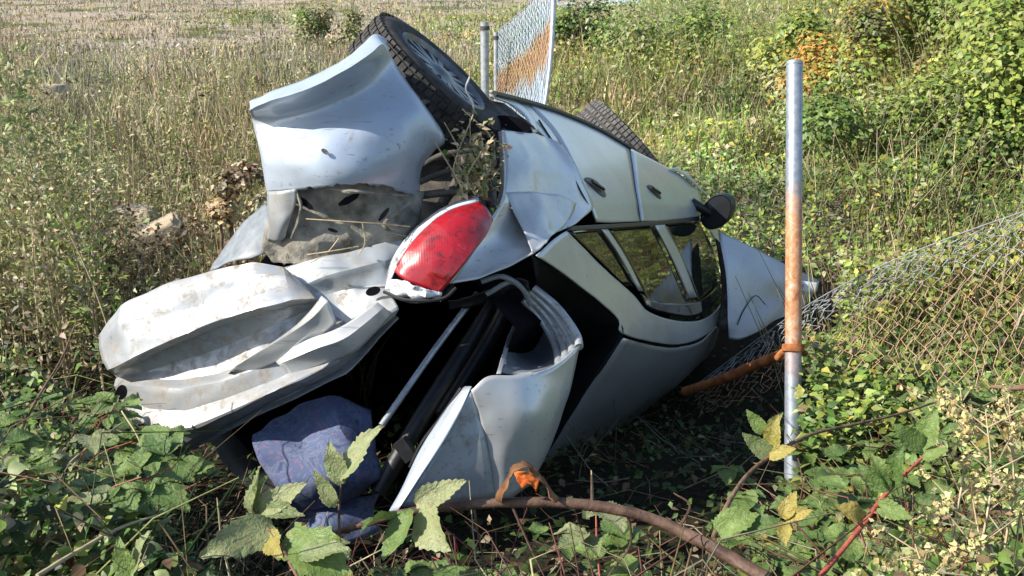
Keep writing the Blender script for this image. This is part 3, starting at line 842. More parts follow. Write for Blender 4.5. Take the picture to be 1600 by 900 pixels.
# interior strips and latch
tube("hatch_strut", [(746, 458, 3.85), (680, 545, 3.75), (596, 665, 3.60)], .011, M['steel'], root, seg=8)
tube("boot_trim", [(770, 470, 3.92), (730, 540, 3.88), (660, 650, 3.72), (590, 770, 3.62)], [.02, .03, .03, .03], M['black'], root, seg=8)
tube("boot_trim", [(800, 455, 3.95), (770, 520, 3.98), (690, 650, 3.85)], [.03, .03, .03], M['black'], root, seg=8)
patch("boot_trim", [
    [(700, 470, 3.72), (740, 462, 3.75), (790, 440, 3.72), (825, 440, 3.75)],
    [(705, 485, 3.75), (745, 478, 3.8), (795, 455, 3.78), (828, 452, 3.8)]], M['black'], root, sub=5, crumple=.02, cscale=12)
for pts in ([(752, 440, 3.66), (785, 432, 3.66), (815, 450, 3.72), (828, 475, 3.80)], [(760, 460, 3.7), (800, 440, 3.7), (826, 462, 3.78)]):
    tube("wiring", pts, .009, M['trimgrey'], root, seg=7)
V, F = box_at(P(634, 702, 3.42), dvec(np.array([.7, .5, .3])).normalized(), dvec(np.array([-.5, .7, 0])).normalized(), dvec(np.array([-.2, -.2, .95])).normalized(), .045, .07, .03)
latch = obj("latch", mesh_py("latch", V, F, root), M['black'], root)
tube("latch_rod", [(640, 730, 3.40), (660, 690, 3.40), (690, 650, 3.42), (720, 606, 3.42)], .005, M['black'], latch, seg=6)

# ------------------------------------------------------------------ things in the car
blanket_root = thing("blanket", P(500, 740, 3.55), "blue patterned blanket spilling out of the dark boot", "blanket")
patch("blanket_fold", [
    [(398, 690, 3.66), (438, 652, 3.72), (515, 622, 3.74), (578, 640, 3.72)],
    [(410, 725, 3.60), (460, 690, 3.60), (530, 672, 3.62), (586, 690, 3.66)],
    [(440, 775, 3.56), (495, 745, 3.52), (550, 735, 3.54), (597, 746, 3.62)],
    [(455, 800, 3.62), (505, 790, 3.60), (545, 778, 3.60), (590, 760, 3.66)]], M['blanket'], blanket_root, sub=7, thick=.012, crumple=.012, cscale=9, crease=.045, cfreq=6, angle=30, seed=41)
patch("blanket_fold", [
    [(455, 795, 3.66), (500, 788, 3.64), (550, 780, 3.66), (592, 772, 3.70)],
    [(450, 830, 3.64), (500, 815, 3.60), (545, 805, 3.62), (580, 800, 3.68)],
    [(440, 880, 3.60), (500, 860, 3.56), (560, 845, 3.60), (590, 830, 3.66)]], M['blanket'], blanket_root, sub=6, thick=.012, crumple=.012, cscale=10, crease=.045, cfreq=6, angle=30, seed=43)

# ------------------------------------------------------------------ posts and rail
def post_mat():
    m, nt, bs, _ = new_mat("galvanised_post_with_rust_band")
    tc = nt.nodes.new("ShaderNodeTexCoord"); sx = nt.nodes.new("ShaderNodeSeparateXYZ"); nt.links.new(tc.outputs["Object"], sx.inputs[0])
    n = noise_node(nt, 14, 5, .7); n2 = noise_node(nt, 40, 4)
    ad = nt.nodes.new("ShaderNodeMath"); ad.operation = 'MULTIPLY_ADD'
    nt.links.new(n.outputs[0], ad.inputs[0]); ad.inputs[1].default_value = .30; nt.links.new(sx.outputs[2], ad.inputs[2])
    g = (.40, .43, .46)
    r = ramp(nt, ad.outputs[0], [(.0, (0, 0, 0)), (.80, (0, 0, 0)), (.90, (.5, .5, .5)), (.96, (1, 1, 1)), (1.0, (1, 1, 1))])
    mr = nt.nodes.new("ShaderNodeMapRange"); nt.links.new(ad.outputs[0], mr.inputs[0])
    mr.inputs[1].default_value = 1.39; mr.inputs[2].default_value = 1.52
    band = nt.nodes.new("ShaderNodeMath"); band.operation = 'SUBTRACT'; band.use_clamp = True
    nt.links.new(r.outputs[0], band.inputs[0]); nt.links.new(mr.outputs[0], band.inputs[1])
    st = ramp(nt, n2.outputs[0], [(.30, (.20, .24, .29)), (.5, (.29, .33, .38)), (.7, (.38, .42, .47))])
    ru = ramp(nt, noise_node(nt, 22, 7, .8, dist=1.0).outputs[0], [(.32, (.20, .07, .03)), (.44, (.40, .17, .07)), (.54, (.48, .25, .13)), (.62, (.46, .36, .28)), (.72, (.34, .36, .38))])
    c = mix(nt, band.outputs[0], st.outputs[0], ru.outputs[0])
    nt.links.new(c, bs.inputs["Base Color"])
    inv = nt.nodes.new("ShaderNodeMapRange"); nt.links.new(band.outputs[0], inv.inputs[0]); inv.inputs[3].default_value = .55; inv.inputs[4].default_value = .05
    nt.links.new(inv.outputs[0], bs.inputs["Metallic"]); bs.inputs["Roughness"].default_value = .5
    bump(nt, bs, n2.outputs[0], .15, .004)
    return m
M['post'] = post_mat()
bot = P(1238, 880, 4.15); top = P(1241.5, 97, 4.32)
postE = thing("fence_post", bot, "tall grey tubular post with a rusty band, standing right of the car", "post")
postE.location = bot
axp = (top - bot).normalized(); hgt = (top - bot).length
e1 = axp.orthogonal().normalized(); e2 = axp.cross(e1)
lathe("shaft", [(.026, hgt - .10), (.026, hgt), (.0335, hgt), (.0335, hgt - .012), (.032, hgt - .014), (.032, hgt * .66), (.032, hgt * .33), (.032, 0), (.032, -.3)], bot, axp, e1, e2, 28, M['post'], postE)
cl = bot + axp * (hgt * (880 - 551) / (880 - 97))
lathe("collar", [(.032, -.014), (.042, -.014), (.044, 0), (.042, .014), (.032, .014)], cl, axp, e1, e2, 24, M['rust'], postE)
rail = thing("bent_rail", P(1085, 606, 4.9), "rusty bent pipe running from the post collar into the shade", "rail")
tube("pipe", [P(1070, 612, 4.95), P(1130, 592, 4.7), P(1190, 566, 4.45), P(1222, 554, 4.30)], .021, M['rust'], rail, seg=14)
tube("bracket", [P(1214, 560, 4.27), P(1226, 549, 4.24), P(1250, 550, 4.25), P(1258, 553, 4.27)], .014, M['rust'], rail, seg=8)

def far_post(px, py, Z, r, label):
    t = P(px, py, Z); b = Vector((t.x, t.y, float(ground(t.x, t.y)) - .1))
    e = thing("fence_post", b, label, "post")
    h = t.z - b.z; X, Y, Zv = Vector((1, 0, 0)), Vector((0, 1, 0)), Vector((0, 0, 1))
    lathe("shaft", [(r * .8, h - .08), (r * .8, h), (r, h), (r, h * .5), (r, 0)], b, Zv, X, Y, 18, M['steel'], e)
    lathe("collar", [(r, h - .06), (r * 1.2, h - .06), (r * 1.2, h - .03), (r, h - .03)], b, Zv, X, Y, 18, M['darkmetal'], e)
far_post(757, 34, 8.2, .032, "thick grey steel post behind the raised wheel")
far_post(775, 50, 8.9, .020, "thin grey post at the end of the upright mesh")

# chain link -----------------------------------------------------------------
def wire_mat():
    m, nt, bs, _ = new_mat("chain_link_wire")
    at = nt.nodes.new("ShaderNodeAttribute"); at.attribute_name = "tint"
    nt.links.new(at.outputs["Color"], bs.inputs["Base Color"])
    bs.inputs["Metallic"].default_value = .15; bs.inputs["Roughness"].default_value = .5
    return m
M['wire'] = wire_mat()
def chain_link(root_, grid, nw, nz, rad, rust_lo, rust_hi, seed=0, sag=0.0, lo_u=0.0, hi_u=0.0, grey=(.36, .39, .41)):
    g = np.array([[tuple(P(*p)) for p in r] for r in grid])
    gu = np.stack([spline(g[i], (), 12) for i in range(len(g))], 0)
    gu = np.stack([spline(gu[:, j], (), 12) for j in range(gu.shape[1])], 1)
    H, W = gu.shape[:2]
    def at(u, v):
        a = np.clip(u, 0, 1) * (W - 1); b = np.clip(v, 0, 1) * (H - 1)
        j = np.minimum(a.astype(int), W - 2); i = np.minimum(b.astype(int), H - 2)
        fu = (a - j)[:, None]; fv = (b - i)[:, None]
        p = (gu[i, j] * (1 - fu) + gu[i, j + 1] * fu) * (1 - fv) + (gu[i + 1, j] * (1 - fu) + gu[i + 1, j + 1] * fu) * fv
        n = np.cross(gu[i, j + 1] - gu[i, j], gu[i + 1, j] - gu[i, j]); n /= np.linalg.norm(n, axis=1, keepdims=True) + 1e-9
        return p, n
    b = np.array(base_of(root_))
    rng = np.random.default_rng(seed)
    for w in range(nw):
        k = np.arange(nz + 1)
        sgn = np.where(((k + w) % 2) == 0, -1, 1)
        u = (w + .5 + sgn * .515) / nw
        v = k / nz
        p, n = at(u, v)
        p = p + n * (np.where(((k + w) % 2) == 0, 1, -1)[:, None] * rad * .9)
        if sag: p = p + rng.normal(0, sag, p.shape)
        p = p - b
        V = []; T = []
        for q in range(len(p)):
            t = p[min(q + 1, nz)] - p[max(q - 1, 0)]; t = t / (np.linalg.norm(t) + 1e-9)
            e = np.cross(t, n[q]); e /= np.linalg.norm(e) + 1e-9
            for a in (0, 2.094, 4.189):
                V.append(p[q] + (e * math.cos(a) + n[q] * math.sin(a)) * rad)
            nzv = v[q] + .22 * (float(fbm(np.array([u[q] * 9.]), np.array([v[q] * 3. + seed]))[0]) - .5)
            rr = float(sstep(rust_lo + lo_u * u[q] - .06, rust_lo + lo_u * u[q] + .06, nzv) * (1 - sstep(rust_hi + hi_u * u[q] - .06, rust_hi + hi_u * u[q] + .06, nzv)))
            c = np.array(grey) * (1 - rr) + np.array([.46, .27, .16]) * rr
            T += [c] * 3
        F = []
        for q in range(nz):
            for s in range(3):
                a0, a1 = q * 3 + s, q * 3 + (s + 1) % 3
                F += [(a0, a1, a1 + 3), (a0, a1 + 3, a0 + 3)]
        obj("wire", mesh_np("wire", V, F, np.array(T)), M['wire'], root_)
fallen = thing("chain_link_fence", P(1400, 600, 4.1), "collapsed chain link mesh slumped over the brambles right of the post", "fence")
chain_link(fallen, [
    [(1085, 606, 5.2), (1180, 536, 4.90), (1255, 484, 4.62), (1360, 426, 4.45), (1480, 376, 4.28), (1610, 330, 4.12), (1740, 290, 3.98)],
    [(1085, 615, 5.1), (1180, 550, 4.82), (1255, 502, 4.52), (1362, 452, 4.34), (1482, 412, 4.16), (1612, 378, 4.00), (1742, 348, 3.85)],
    [(1090, 630, 5.0), (1182, 578, 4.7), (1260, 536, 4.42), (1366, 505, 4.24), (1486, 485, 4.05), (1616, 470, 3.88), (1746, 460, 3.72)],
    [(1095, 650, 4.95), (1186, 618, 4.6), (1266, 585, 4.34), (1372, 578, 4.14), (1492, 600, 3.92), (1622, 620, 3.72), (1752, 640, 3.55)]],
    54, 20, .0019, .48, 1.3, 3, .006)
tube("tension_wire", [P(1085, 604, 5.2), P(1180, 533, 4.90), P(1255, 481, 4.62), P(1360, 423, 4.45), P(1480, 373, 4.28), P(1610, 327, 4.12), P(1740, 287, 3.98)], .0028, M['trimgrey'], fallen, seg=6)
upright = thing("chain_link_fence", P(815, 250, 7.7), "upright chain link mesh with an orange rust band behind the car", "fence")
chain_link(upright, [
    [(779, 48, 8.85), (800, 32, 8.3), (822, 12, 7.8), (845, -14, 7.3), (866, -45, 6.85)],
    [(778, 100, 8.85), (798, 98, 8.3), (820, 90, 7.8), (842, 78, 7.3), (861, 70, 6.85)],
    [(776, 160, 8.85), (792, 172, 8.3), (810, 184, 7.8), (828, 196, 7.3), (842, 212, 6.85)]],
    40, 30, .0043, .56, .93, 8, .002, -.24, -.36, (.44, .52, .62))
tube("mesh_edge", [P(867, -45, 6.85), P(862, 70, 6.85), P(855, 140, 6.85), P(843, 212, 6.85)], [.018, .016, .012, .012], M['steel'], upright, seg=8)
tube("tension_wire", [P(779, 47, 8.85), P(800, 31, 8.3), P(822, 11, 7.8), P(845, -15, 7.3), P(866, -46, 6.85)], .006, M['steel'], upright, seg=6)

# ------------------------------------------------------------------ vegetation
def unit(v): return v / (np.linalg.norm(v, axis=-1, keepdims=True) + 1e-9)
LT = np.array([(0, 0, 0), (-.34, .38, .07), (0, .5, -.01), (.34, .38, .07), (0, 1, -.14)])
LF = np.array([(0, 2, 1), (0, 3, 2), (1, 2, 4), (2, 3, 4)])
LT2 = np.array([(0, 0, 0), (0, .33, 0), (0, .66, -.03), (0, 1, -.16), (-.23, .12, .04), (-.35, .36, .08), (-.25, .68, .03), (.23, .12, .04), (.35, .36, .08), (.25, .68, .03)])
LF2 = np.array([(0, 1, 4), (4, 1, 5), (1, 2, 5), (5, 2, 6), (2, 3, 6), (0, 7, 1), (7, 8, 1), (1, 8, 2), (8, 9, 2), (2, 9, 3)])
def leaves_np(pos, nrm, size, tint, aspect=1.0, rng=RNG, direc=None, fine=False):
    LT, LF = (LT2, LF2) if fine else (globals()['LT'], globals()['LF'])
    nv = len(LT)
    n = len(pos)
    nrm = unit(nrm)
    d = rng.normal(size=(n, 3)) if direc is None else direc
    d = unit(d - nrm * (d * nrm).sum(1, keepdims=True))
    s = np.cross(d, nrm)
    size = np.broadcast_to(size, (n,))[:, None, None]
    asp = np.broadcast_to(aspect, (n,))[:, None, None]
    V = pos[:, None] + size * (s[:, None] * LT[None, :, :1] * asp + d[:, None] * LT[None, :, 1:2] + nrm[:, None] * LT[None, :, 2:])
    F = (LF[None] + (np.arange(n) * nv)[:, None, None]).reshape(-1, 3)
    return V.reshape(-1, 3), F, np.repeat(tint, nv, axis=0)
def blades_np(pos, h, w, lean, tint, rng=RNG):
    n = len(pos)
    a = rng.uniform(0, math.pi, n); s = np.stack([np.cos(a), np.sin(a), np.zeros(n)], 1) * w[:, None]
    up = np.zeros((n, 3)); up[:, 2] = 1
    m = pos + up * (h * .55)[:, None] + lean * (h * .30)[:, None]
    t = pos + up * (h * (1 - .25 * (lean ** 2).sum(1)))[:, None] + lean * h[:, None]
    V = np.stack([pos - s, pos + s, m - s * .8, m + s * .8, t], 1).reshape(-1, 3)
    F = (np.array([(0, 1, 3), (0, 3, 2), (2, 3, 4)])[None] + (np.arange(n) * 5)[:, None, None]).reshape(-1, 3)
    return V, F, np.repeat(tint, 5, axis=0)
def stems_np(a, m, b, r, tint):
    n = len(a)
    rows = []
    t = unit(b - a); e = unit(np.cross(t, np.array([.3, .9, .2]))); f = np.cross(t, e)
    for p, k in ((a, 1), (m, .8), (b, .4)):
        for q in (0, 2.094, 4.189):
            rows.append(p + (e * math.cos(q) + f * math.sin(q)) * (r * k)[:, None])
    V = np.stack(rows, 1).reshape(-1, 3)
    ft = []
    for k in (0, 3):
        for q in range(3):
            x, y = k + q, k + (q + 1) % 3
            ft += [(x, y, y + 3), (x, y + 3, x + 3)]
    F = (np.array(ft)[None] + (np.arange(n) * 9)[:, None, None]).reshape(-1, 3)
    return V, F, np.repeat(tint, 9, axis=0)
def join(parts):
    V = []; F = []; T = []; k = 0
    for v, f, t in parts:
        V.append(v); F.append(f + k); T.append(t); k += len(v)
    return np.concatenate(V), np.concatenate(F), np.concatenate(T)
def palette(n, cols, w, rng=RNG, jit=.15):
    c = np.array(cols)[rng.choice(len(cols), n, p=np.array(w) / sum(w))]
    return np.clip(c * (1 + rng.normal(0, jit, (n, 1))) * (1 + rng.normal(0, .06, (n, 3))), .004, .8)
def clumped(t, x, y, f=1.6, k=.55):
    m = 1 + k * (2 * fbm(x * f + 51, y * f + 23) - 1) * 1.6
    r = (fbm(x * f * .7 + 5, y * f * .7 + 77) - .5) * .5
    return np.clip(t * m[:, None] * np.stack([1 + r, np.ones_like(r), 1 - r], 1), .004, .8)
def upish(n, k=.8, rng=RNG, bias=(-.25, -.35, 0)):
    v = rng.normal(size=(n, 3)) * k; v[:, 2] = np.abs(v[:, 2]) + .7
    return v + np.array(bias)

GREEN = (.085, .165, .038); MID = (.15, .235, .052); YG = (.27, .335, .070); YEL = (.44, .38, .09); OLIVE = (.25, .255, .105)
BROWN = (.16, .115, .06); STRAW = (.50, .445, .285); TAN = (.37, .325, .205); MAUVE = (.40, .345, .295); DEEP = (.035, .065, .018); PALE = (.31, .36, .165)

def bearing_pts(n, y0, y1, b0, b1, rng=RNG, power=1.0):
    """points spread over the ground, thinning with distance as (1/y)"""
    y = np.exp(rng.uniform(math.log(y0), math.log(y1), n)) if power == 1 else y0 + (y1 - y0) * rng.random(n) ** power
    x = y * rng.uniform(b0, b1, n)
    return x, y
def greenness(x, y):
    """how leafy the field is: drier to the left and far, green to the right"""
    b = x / np.maximum(y, .1)
    g = sstep(-.12, .16, b + .22 * (fbm(x * .35 + 3, y * .35) - .5))
    g = np.maximum(g, .75 * sstep(.60, .70, fbm(x * .5 + 31, y * .5 + 7)))
    b2 = b + .10 * (fbm(x * .8 + 13, y * .8) - .5)
    g = np.maximum(g, sstep(.10, .17, b2) * (1 - sstep(8.5, 12.5, y)))
    return np.clip(g, 0, 1)

def carzone(x, y):
    b = x / y
    return (b > -.14) & (b < .325) & (y < 8.6)
# the dry field ------------------------------------------------------------
def dry_field():
    rng = np.random.default_rng(11)
    parts = []
    x, y = bearing_pts(185000, 5.2, 60, -.78, .70, rng)
    g = greenness(x, y)
    keep = (rng.random(len(x)) < (1 - .8 * g)) & ~carzone(x, y) & ((x / y < .14) | (y > 12) | (rng.random(len(x)) < .12))
    # open patches in the far field
    keep &= ~((y > 21) & (fbm(x * .22, y * .5) > .57) & (rng.random(len(x)) < .75))
    x, y, g = x[keep], y[keep], g[keep]
    n = len(x)
    z = ground(x, y)
    hmap = .28 + .5 * sstep(.35, .7, fbm(x * .55 + 4, y * .55)) * (1 - sstep(15, 27, y))
    h = hmap * rng.uniform(.35, 1.05, n) * np.where(y > 26, .6, 1)
    w = .0048 * np.sqrt(np.maximum(y, 6) / 6) * rng.uniform(.6, 1.6, n)
    lean = rng.normal(0, .22, (n, 3)); lean[:, 2] = 0
    near = y < 14 + rng.normal(0, 3, n)
    t = np.where(near[:, None], palette(n, [STRAW, TAN, OLIVE, BROWN, MAUVE, MID, PALE], [4.2, 3.2, 3.2, 1.6, .8, .35, 1.0], rng), palette(n, [STRAW, TAN, MAUVE, OLIVE, BROWN], [3, 2.5, 3.2, 1.8, .8], rng))
    t = clumped(t, x, y)
    parts.append(blades_np(np.stack([x, y, z], 1), h, w, lean, t, rng))
    # dry leaf flecks and seed heads, each at some height of the growth
    x, y = bearing_pts(60000, 5.0, 45, -.78, .70, rng)
    g = greenness(x, y); keep = (rng.random(len(x)) < (1 - .75 * g)) & ~carzone(x, y) & ((x / y < .14) | (y > 12) | (rng.random(len(x)) < .15))
    keep &= ~((y > 21) & (fbm(x * .22, y * .5) > .56) & (rng.random(len(x)) < .8))
    x, y = x[keep], y[keep]; n = len(x)
    hm = (.30 + .5 * sstep(.35, .7, fbm(x * .55 + 4, y * .55)) * (1 - sstep(15, 27, y))) * np.where(y > 26, .6, 1)
    z = ground(x, y) + hm * (.1 + .9 * rng.random(n) ** .8)
    s = rng.uniform(.022, .062, n) * np.sqrt(np.maximum(y, 6) / 7)
    near = y < 14
    t = np.where(near[:, None], palette(n, [STRAW, OLIVE, TAN, BROWN, YG, MID, PALE], [3, 3.6, 2.4, 2.2, .6, .9, 1.2], rng), palette(n, [STRAW, MAUVE, TAN, OLIVE, YG, BROWN], [2.5, 3.2, 2.2, 2.0, .5, .9], rng))
    t = clumped(t, x, y)
    parts.append(leaves_np(np.stack([x, y, z], 1), rng.normal(size=(n, 3)) + np.array([0, -.3, .5]), s, t, .6, rng))
    y = rng.uniform(5.0, 8.2, 9000); x = y * rng.uniform(-.40, -.17, 9000); n = len(x)
    z = ground(x, y) + .55 * rng.random(n) * sstep(.38, .6, fbm(x * 1.3 + 2, y * 1.3))
    parts.append(leaves_np(np.stack([x, y, z], 1), rng.normal(size=(n, 3)) + np.array([0, -.3, .6]), rng.uniform(.025, .055, n), clumped(palette(n, [BROWN, (.24, .15, .08), TAN, (.12, .075, .04), STRAW], [3, 3, 2, 2, 1], rng), x, y), .8, rng))
    V, F, T = join(parts)
    obj("dry_grass", mesh_np("dry_grass", V, F, T), M['dry'], kind="stuff")
dry_field()

# bramble ground cover on the right and in the middle distance ---------------
def cover_height(x, y):
    b = x / np.maximum(y, .1)
    h = .22 + .40 * sstep(.42, .68, fbm(x * .8 + 2, y * .8 + 11)) * sstep(.1, .22, b)
    h = h - .10 * sstep(.26, .34, b) * (1 - sstep(4.5, 5.5, y))
    h = h + .75 * sstep(.27, .40, b + .06 * (fbm(x, y * .7) - .5)) * sstep(7.6, 10.5, y) * (1 - sstep(14, 18, y)) * (.4 + 1.2 * fbm(x * .6 + 8, y * .6))      # under the slumped mesh
    h = h + .55 * np.exp(-(((x - 1.6) / 1.8) ** 2 + ((y - 16.5) / 2.6) ** 2)) * (.5 + fbm(x, y))
    return h
def ground_cover():
    rng = np.random.default_rng(12)
    parts = []
    x, y = bearing_pts(185000, 3.6, 42, -.30, .85, rng)
    g = greenness(x, y)
    keep = (rng.random(len(x)) < g)
    b = x / y
    keep &= ~((y < 7.6) & (y < 6.75 + 4 * np.maximum(.2 - b, 0)) & (b < .315 - .03 * (y < 4.6)) & (y < 5.9 + 9 * np.maximum(b - .02, 0)))   # the car and its ditch
    x, y = x[keep], y[keep]; n = len(x)
    h = cover_height(x, y)
    r = rng.random(n)
    z = ground(x, y) + h * (1 - .75 * r ** 2.2)
    s = rng.uniform(.030, .058, n) * (np.maximum(y, 5) / 5) ** .40
    hue = fbm(x * .7 + 40, y * .7 + 3)
    far = sstep(9, 20, y)
    tg = palette(n, [GREEN, MID, YG, PALE, YEL, BROWN], [2.8, 3.8, 3, 1.6, .4, .3], rng)
    ty = palette(n, [YG, YEL, MID, PALE, BROWN, TAN], [4.2, 1.0, 3.0, 1.4, .5, .4], rng)
    td = palette(n, [OLIVE, MAUVE, TAN, MID, BROWN], [3.4, 1.0, 1.4, 2.8, 1.0], rng)
    t = np.where((hue > .53)[:, None], ty, tg)
    dryp = fbm(x * .45 + 70, y * .45 + 1) > .56 + .3 * (1 - sstep(5.5, 8.0, y))
    t = np.where((dryp & (rng.random(n) < .7))[:, None], td, t)
    t = clumped(t, x, y, 1.1)
    parts.append(leaves_np(np.stack([x, y, z], 1), upish(n, .75, rng), s, t, .85, rng))
    # green grass between
    x, y = bearing_pts(70000, 4.4, 42, -.25, .85, rng)
    keep = (rng.random(len(x)) < greenness(x, y)) & ~carzone(x, y) & ((x / y < .15) | (y > 10) | (rng.random(len(x)) < .22)); x, y = x[keep], y[keep]; n = len(x)
    h = (.16 + cover_height(x, y)) * rng.uniform(.5, 1.15, n); lean = rng.normal(0, .28, (n, 3)); lean[:, 2] = 0
    t = clumped(palette(n, [MID, YG, OLIVE, PALE, STRAW], [3, 2.4, 2.4, 1.8, 1.2], rng), x, y, 1.1)
    parts.append(blades_np(np.stack([x, y, ground(x, y)], 1), h, .0050 * np.sqrt(np.maximum(y, 6) / 6) * rng.uniform(.6, 1.5, n), lean, t, rng))
    # woody stems and dead stalks sticking through
    x, y = bearing_pts(9000, 4.3, 26, -.05, .80, rng); keep = rng.random(len(x)) < greenness(x, y)
    b = x / y; keep &= ~((y < 7.6) & (y < 6.75 + 4 * np.maximum(.2 - b, 0)) & (b < .315 - .03 * (y < 4.6)) & (y < 5.9 + 9 * np.maximum(b - .02, 0)))
    x, y = x[keep], y[keep]; n = len(x)
    a = np.stack([x, y, ground(x, y)], 1); hh = cover_height(x, y) * rng.uniform(.7, 1.5, n)
    d = rng.normal(0, .35, (n, 3)); d[:, 2] = 1
    bb = a + d * hh[:, None]; mm = (a + bb) / 2 + rng.normal(0, .03, (n, 3))
    parts.append(stems_np(a, mm, bb, rng.uniform(.002, .005, n) * np.sqrt(y / 4), palette(n, [BROWN, TAN, STRAW, OLIVE], [2, 2, 2, 1], rng)))
    V, F, T = join(parts)
    obj("ground_cover", mesh_np("ground_cover", V, F, T), M['foliage'], kind="stuff")
ground_cover()

# tangle of brambles on the near bank ------------------------------------------
def bank_top(x, y):
    b = x / np.maximum(y, .1)
    k = np.interp(b, [-.70, -.48, -.41, -.375, -.31, -.22, .02, .12, .20, .245, .29, .36, .55, .75], [.335, .36, .43, .55, .60, .63, .65, .65, .63, .60, .585, .44, .385, .37])
    k = k + .17 * (1 - sstep(2.0, 3.9, y)) * (.55 * (1 - sstep(-.44, -.36, b)) + sstep(.24, .31, b))
    return CAM.z - k * y
def bank():
    rng = np.random.default_rng(13)
    parts = []
    def scatter(n, y0, y1, b0, b1, size, pal, w, topbias, low=.0):
        y = rng.uniform(y0, y1, n); x = y * rng.uniform(b0, b1, n)
        gz = ground(x, y); top = bank_top(x, y) - .05 - .35 * sstep(3.2, 3.9, y) * (x > .25 * y) + .16 * (fbm(x * 3.1, y * 3.1) - .62)
        ok = top > gz + .03
        x, y, gz, top = x[ok], y[ok], gz[ok], top[ok]; n = len(x)
        r = rng.random(n) ** topbias
        dens = sstep(.30, .52, fbm(x * 2.3 + 8, y * 2.3)) if True else 1
        keep = rng.random(n) < (.35 + .65 * dens)
        x, y, gz, top, r = x[keep], y[keep], gz[keep], top[keep], r[keep]; n = len(x)
        hgt = np.minimum(top - gz, .62)
        z = top - hgt * r
        s = rng.uniform(*size, n)
        return leaves_np(np.stack([x, y, z], 1), upish(n, .8, rng), s, palette(n, pal, w, rng), rng.uniform(.75, 1.2, n), rng, fine=True)
    def stems(n, y0, y1, b0, b1, pal, w):
        y = rng.uniform(y0, y1, n); x = y * rng.uniform(b0, b1, n)
        gz = ground(x, y); top = bank_top(x, y)
        ok = top > gz + .05; x, y, gz, top = x[ok], y[ok], gz[ok], top[ok]; n = len(x)
        a = np.stack([x, y, gz + (top - gz) * rng.uniform(-.1, .7, n)], 1)
        d = rng.normal(0, 1, (n, 3)); d[:, 2] = np.abs(d[:, 2]) * .6 + .1
        L = rng.uniform(.12, .5, n)
        b = a + unit(d) * L[:, None]; b[:, 2] = np.minimum(b[:, 2], top + .03)
        m = (a + b) / 2 + rng.normal(0, .05, (n, 3)) + np.array([0, 0, .05])
        return stems_np(a, m, b, rng.uniform(.0015, .0042, n), palette(n, pal, w, rng))
    # left side, up to the car
    parts.append(scatter(30000, 1.9, 5.6, -.75, -.30, (.018, .046), [DEEP, GREEN, MID, YG, PALE, BROWN, TAN, OLIVE], [4.2, 3.4, 1.8, .7, 1.2, 1.4, .7, 1.2], 1.3))
    # in front of the car
    parts.append(scatter(9000, 1.7, 3.3, -.36, .27, (.018, .042), [DEEP, GREEN, MID, YG, PALE, BROWN], [3.6, 2.6, 1.8, .8, 1.2, 1.2], .9))
    # right side below the mesh
    parts.append(scatter(26000, 1.9, 4.6, .25, .78, (.018, .045), [GREEN, MID, YG, PALE, YEL, BROWN, TAN], [2.6, 4.0, 2.8, 2.4, .4, .5, .5], 1.2))
    parts.append(stems(1100, 1.8, 5.0, -.75, -.28, [BROWN, TAN, OLIVE, DEEP], [3, .8, 1, 1]))
    parts.append(stems(420, 1.7, 3.3, -.34, .30, [BROWN, TAN, (.16, .06, .05)], [2, 1, 2]))
    parts.append(stems(1000, 1.9, 4.5, .25, .78, [BROWN, TAN, OLIVE, (.22, .07, .06)], [2.4, 1, 1.2, 1.4]))
    V, F, T = join(parts)
    obj("undergrowth", mesh_np("undergrowth", V, F, T), M['foliage'], kind="stuff")
bank()
def shade_litter():
    """sparse dark litter, twigs and leaves on the ground round the car"""
    rng = np.random.default_rng(14); parts = []
    n = 7500
    y = rng.uniform(2.9, 8.0, n); x = y * rng.uniform(-.46, .30, n)
    z = ground(x, y) + rng.random(n) ** 2 * .14
    parts.append(leaves_np(np.stack([x, y, z], 1), upish(n, .6, rng), rng.uniform(.02, .05, n), palette(n, [DEEP, BROWN, GREEN, TAN], [3.4, 1.4, 2.6, .4], rng), 1.0, rng))
    n = 700
    y = rng.uniform(3.4, 6.5, n); x = y * rng.uniform(-.40, .29, n)
    a = np.stack([x, y, ground(x, y)], 1); d = rng.normal(0, 1, (n, 3)); d[:, 2] = np.abs(d[:, 2]) * .5
    b = a + unit(d) * rng.uniform(.1, .4, n)[:, None]
    parts.append(stems_np(a, (a + b) / 2 + rng.normal(0, .02, (n, 3)), b, rng.uniform(.0015, .004, n), palette(n, [BROWN, TAN], [2, 1], rng)))
    V, F, T = join(parts)
    obj("leaf_litter", mesh_np("leaf_litter", V, F, T), M['foliage'], kind="stuff")
shade_litter()

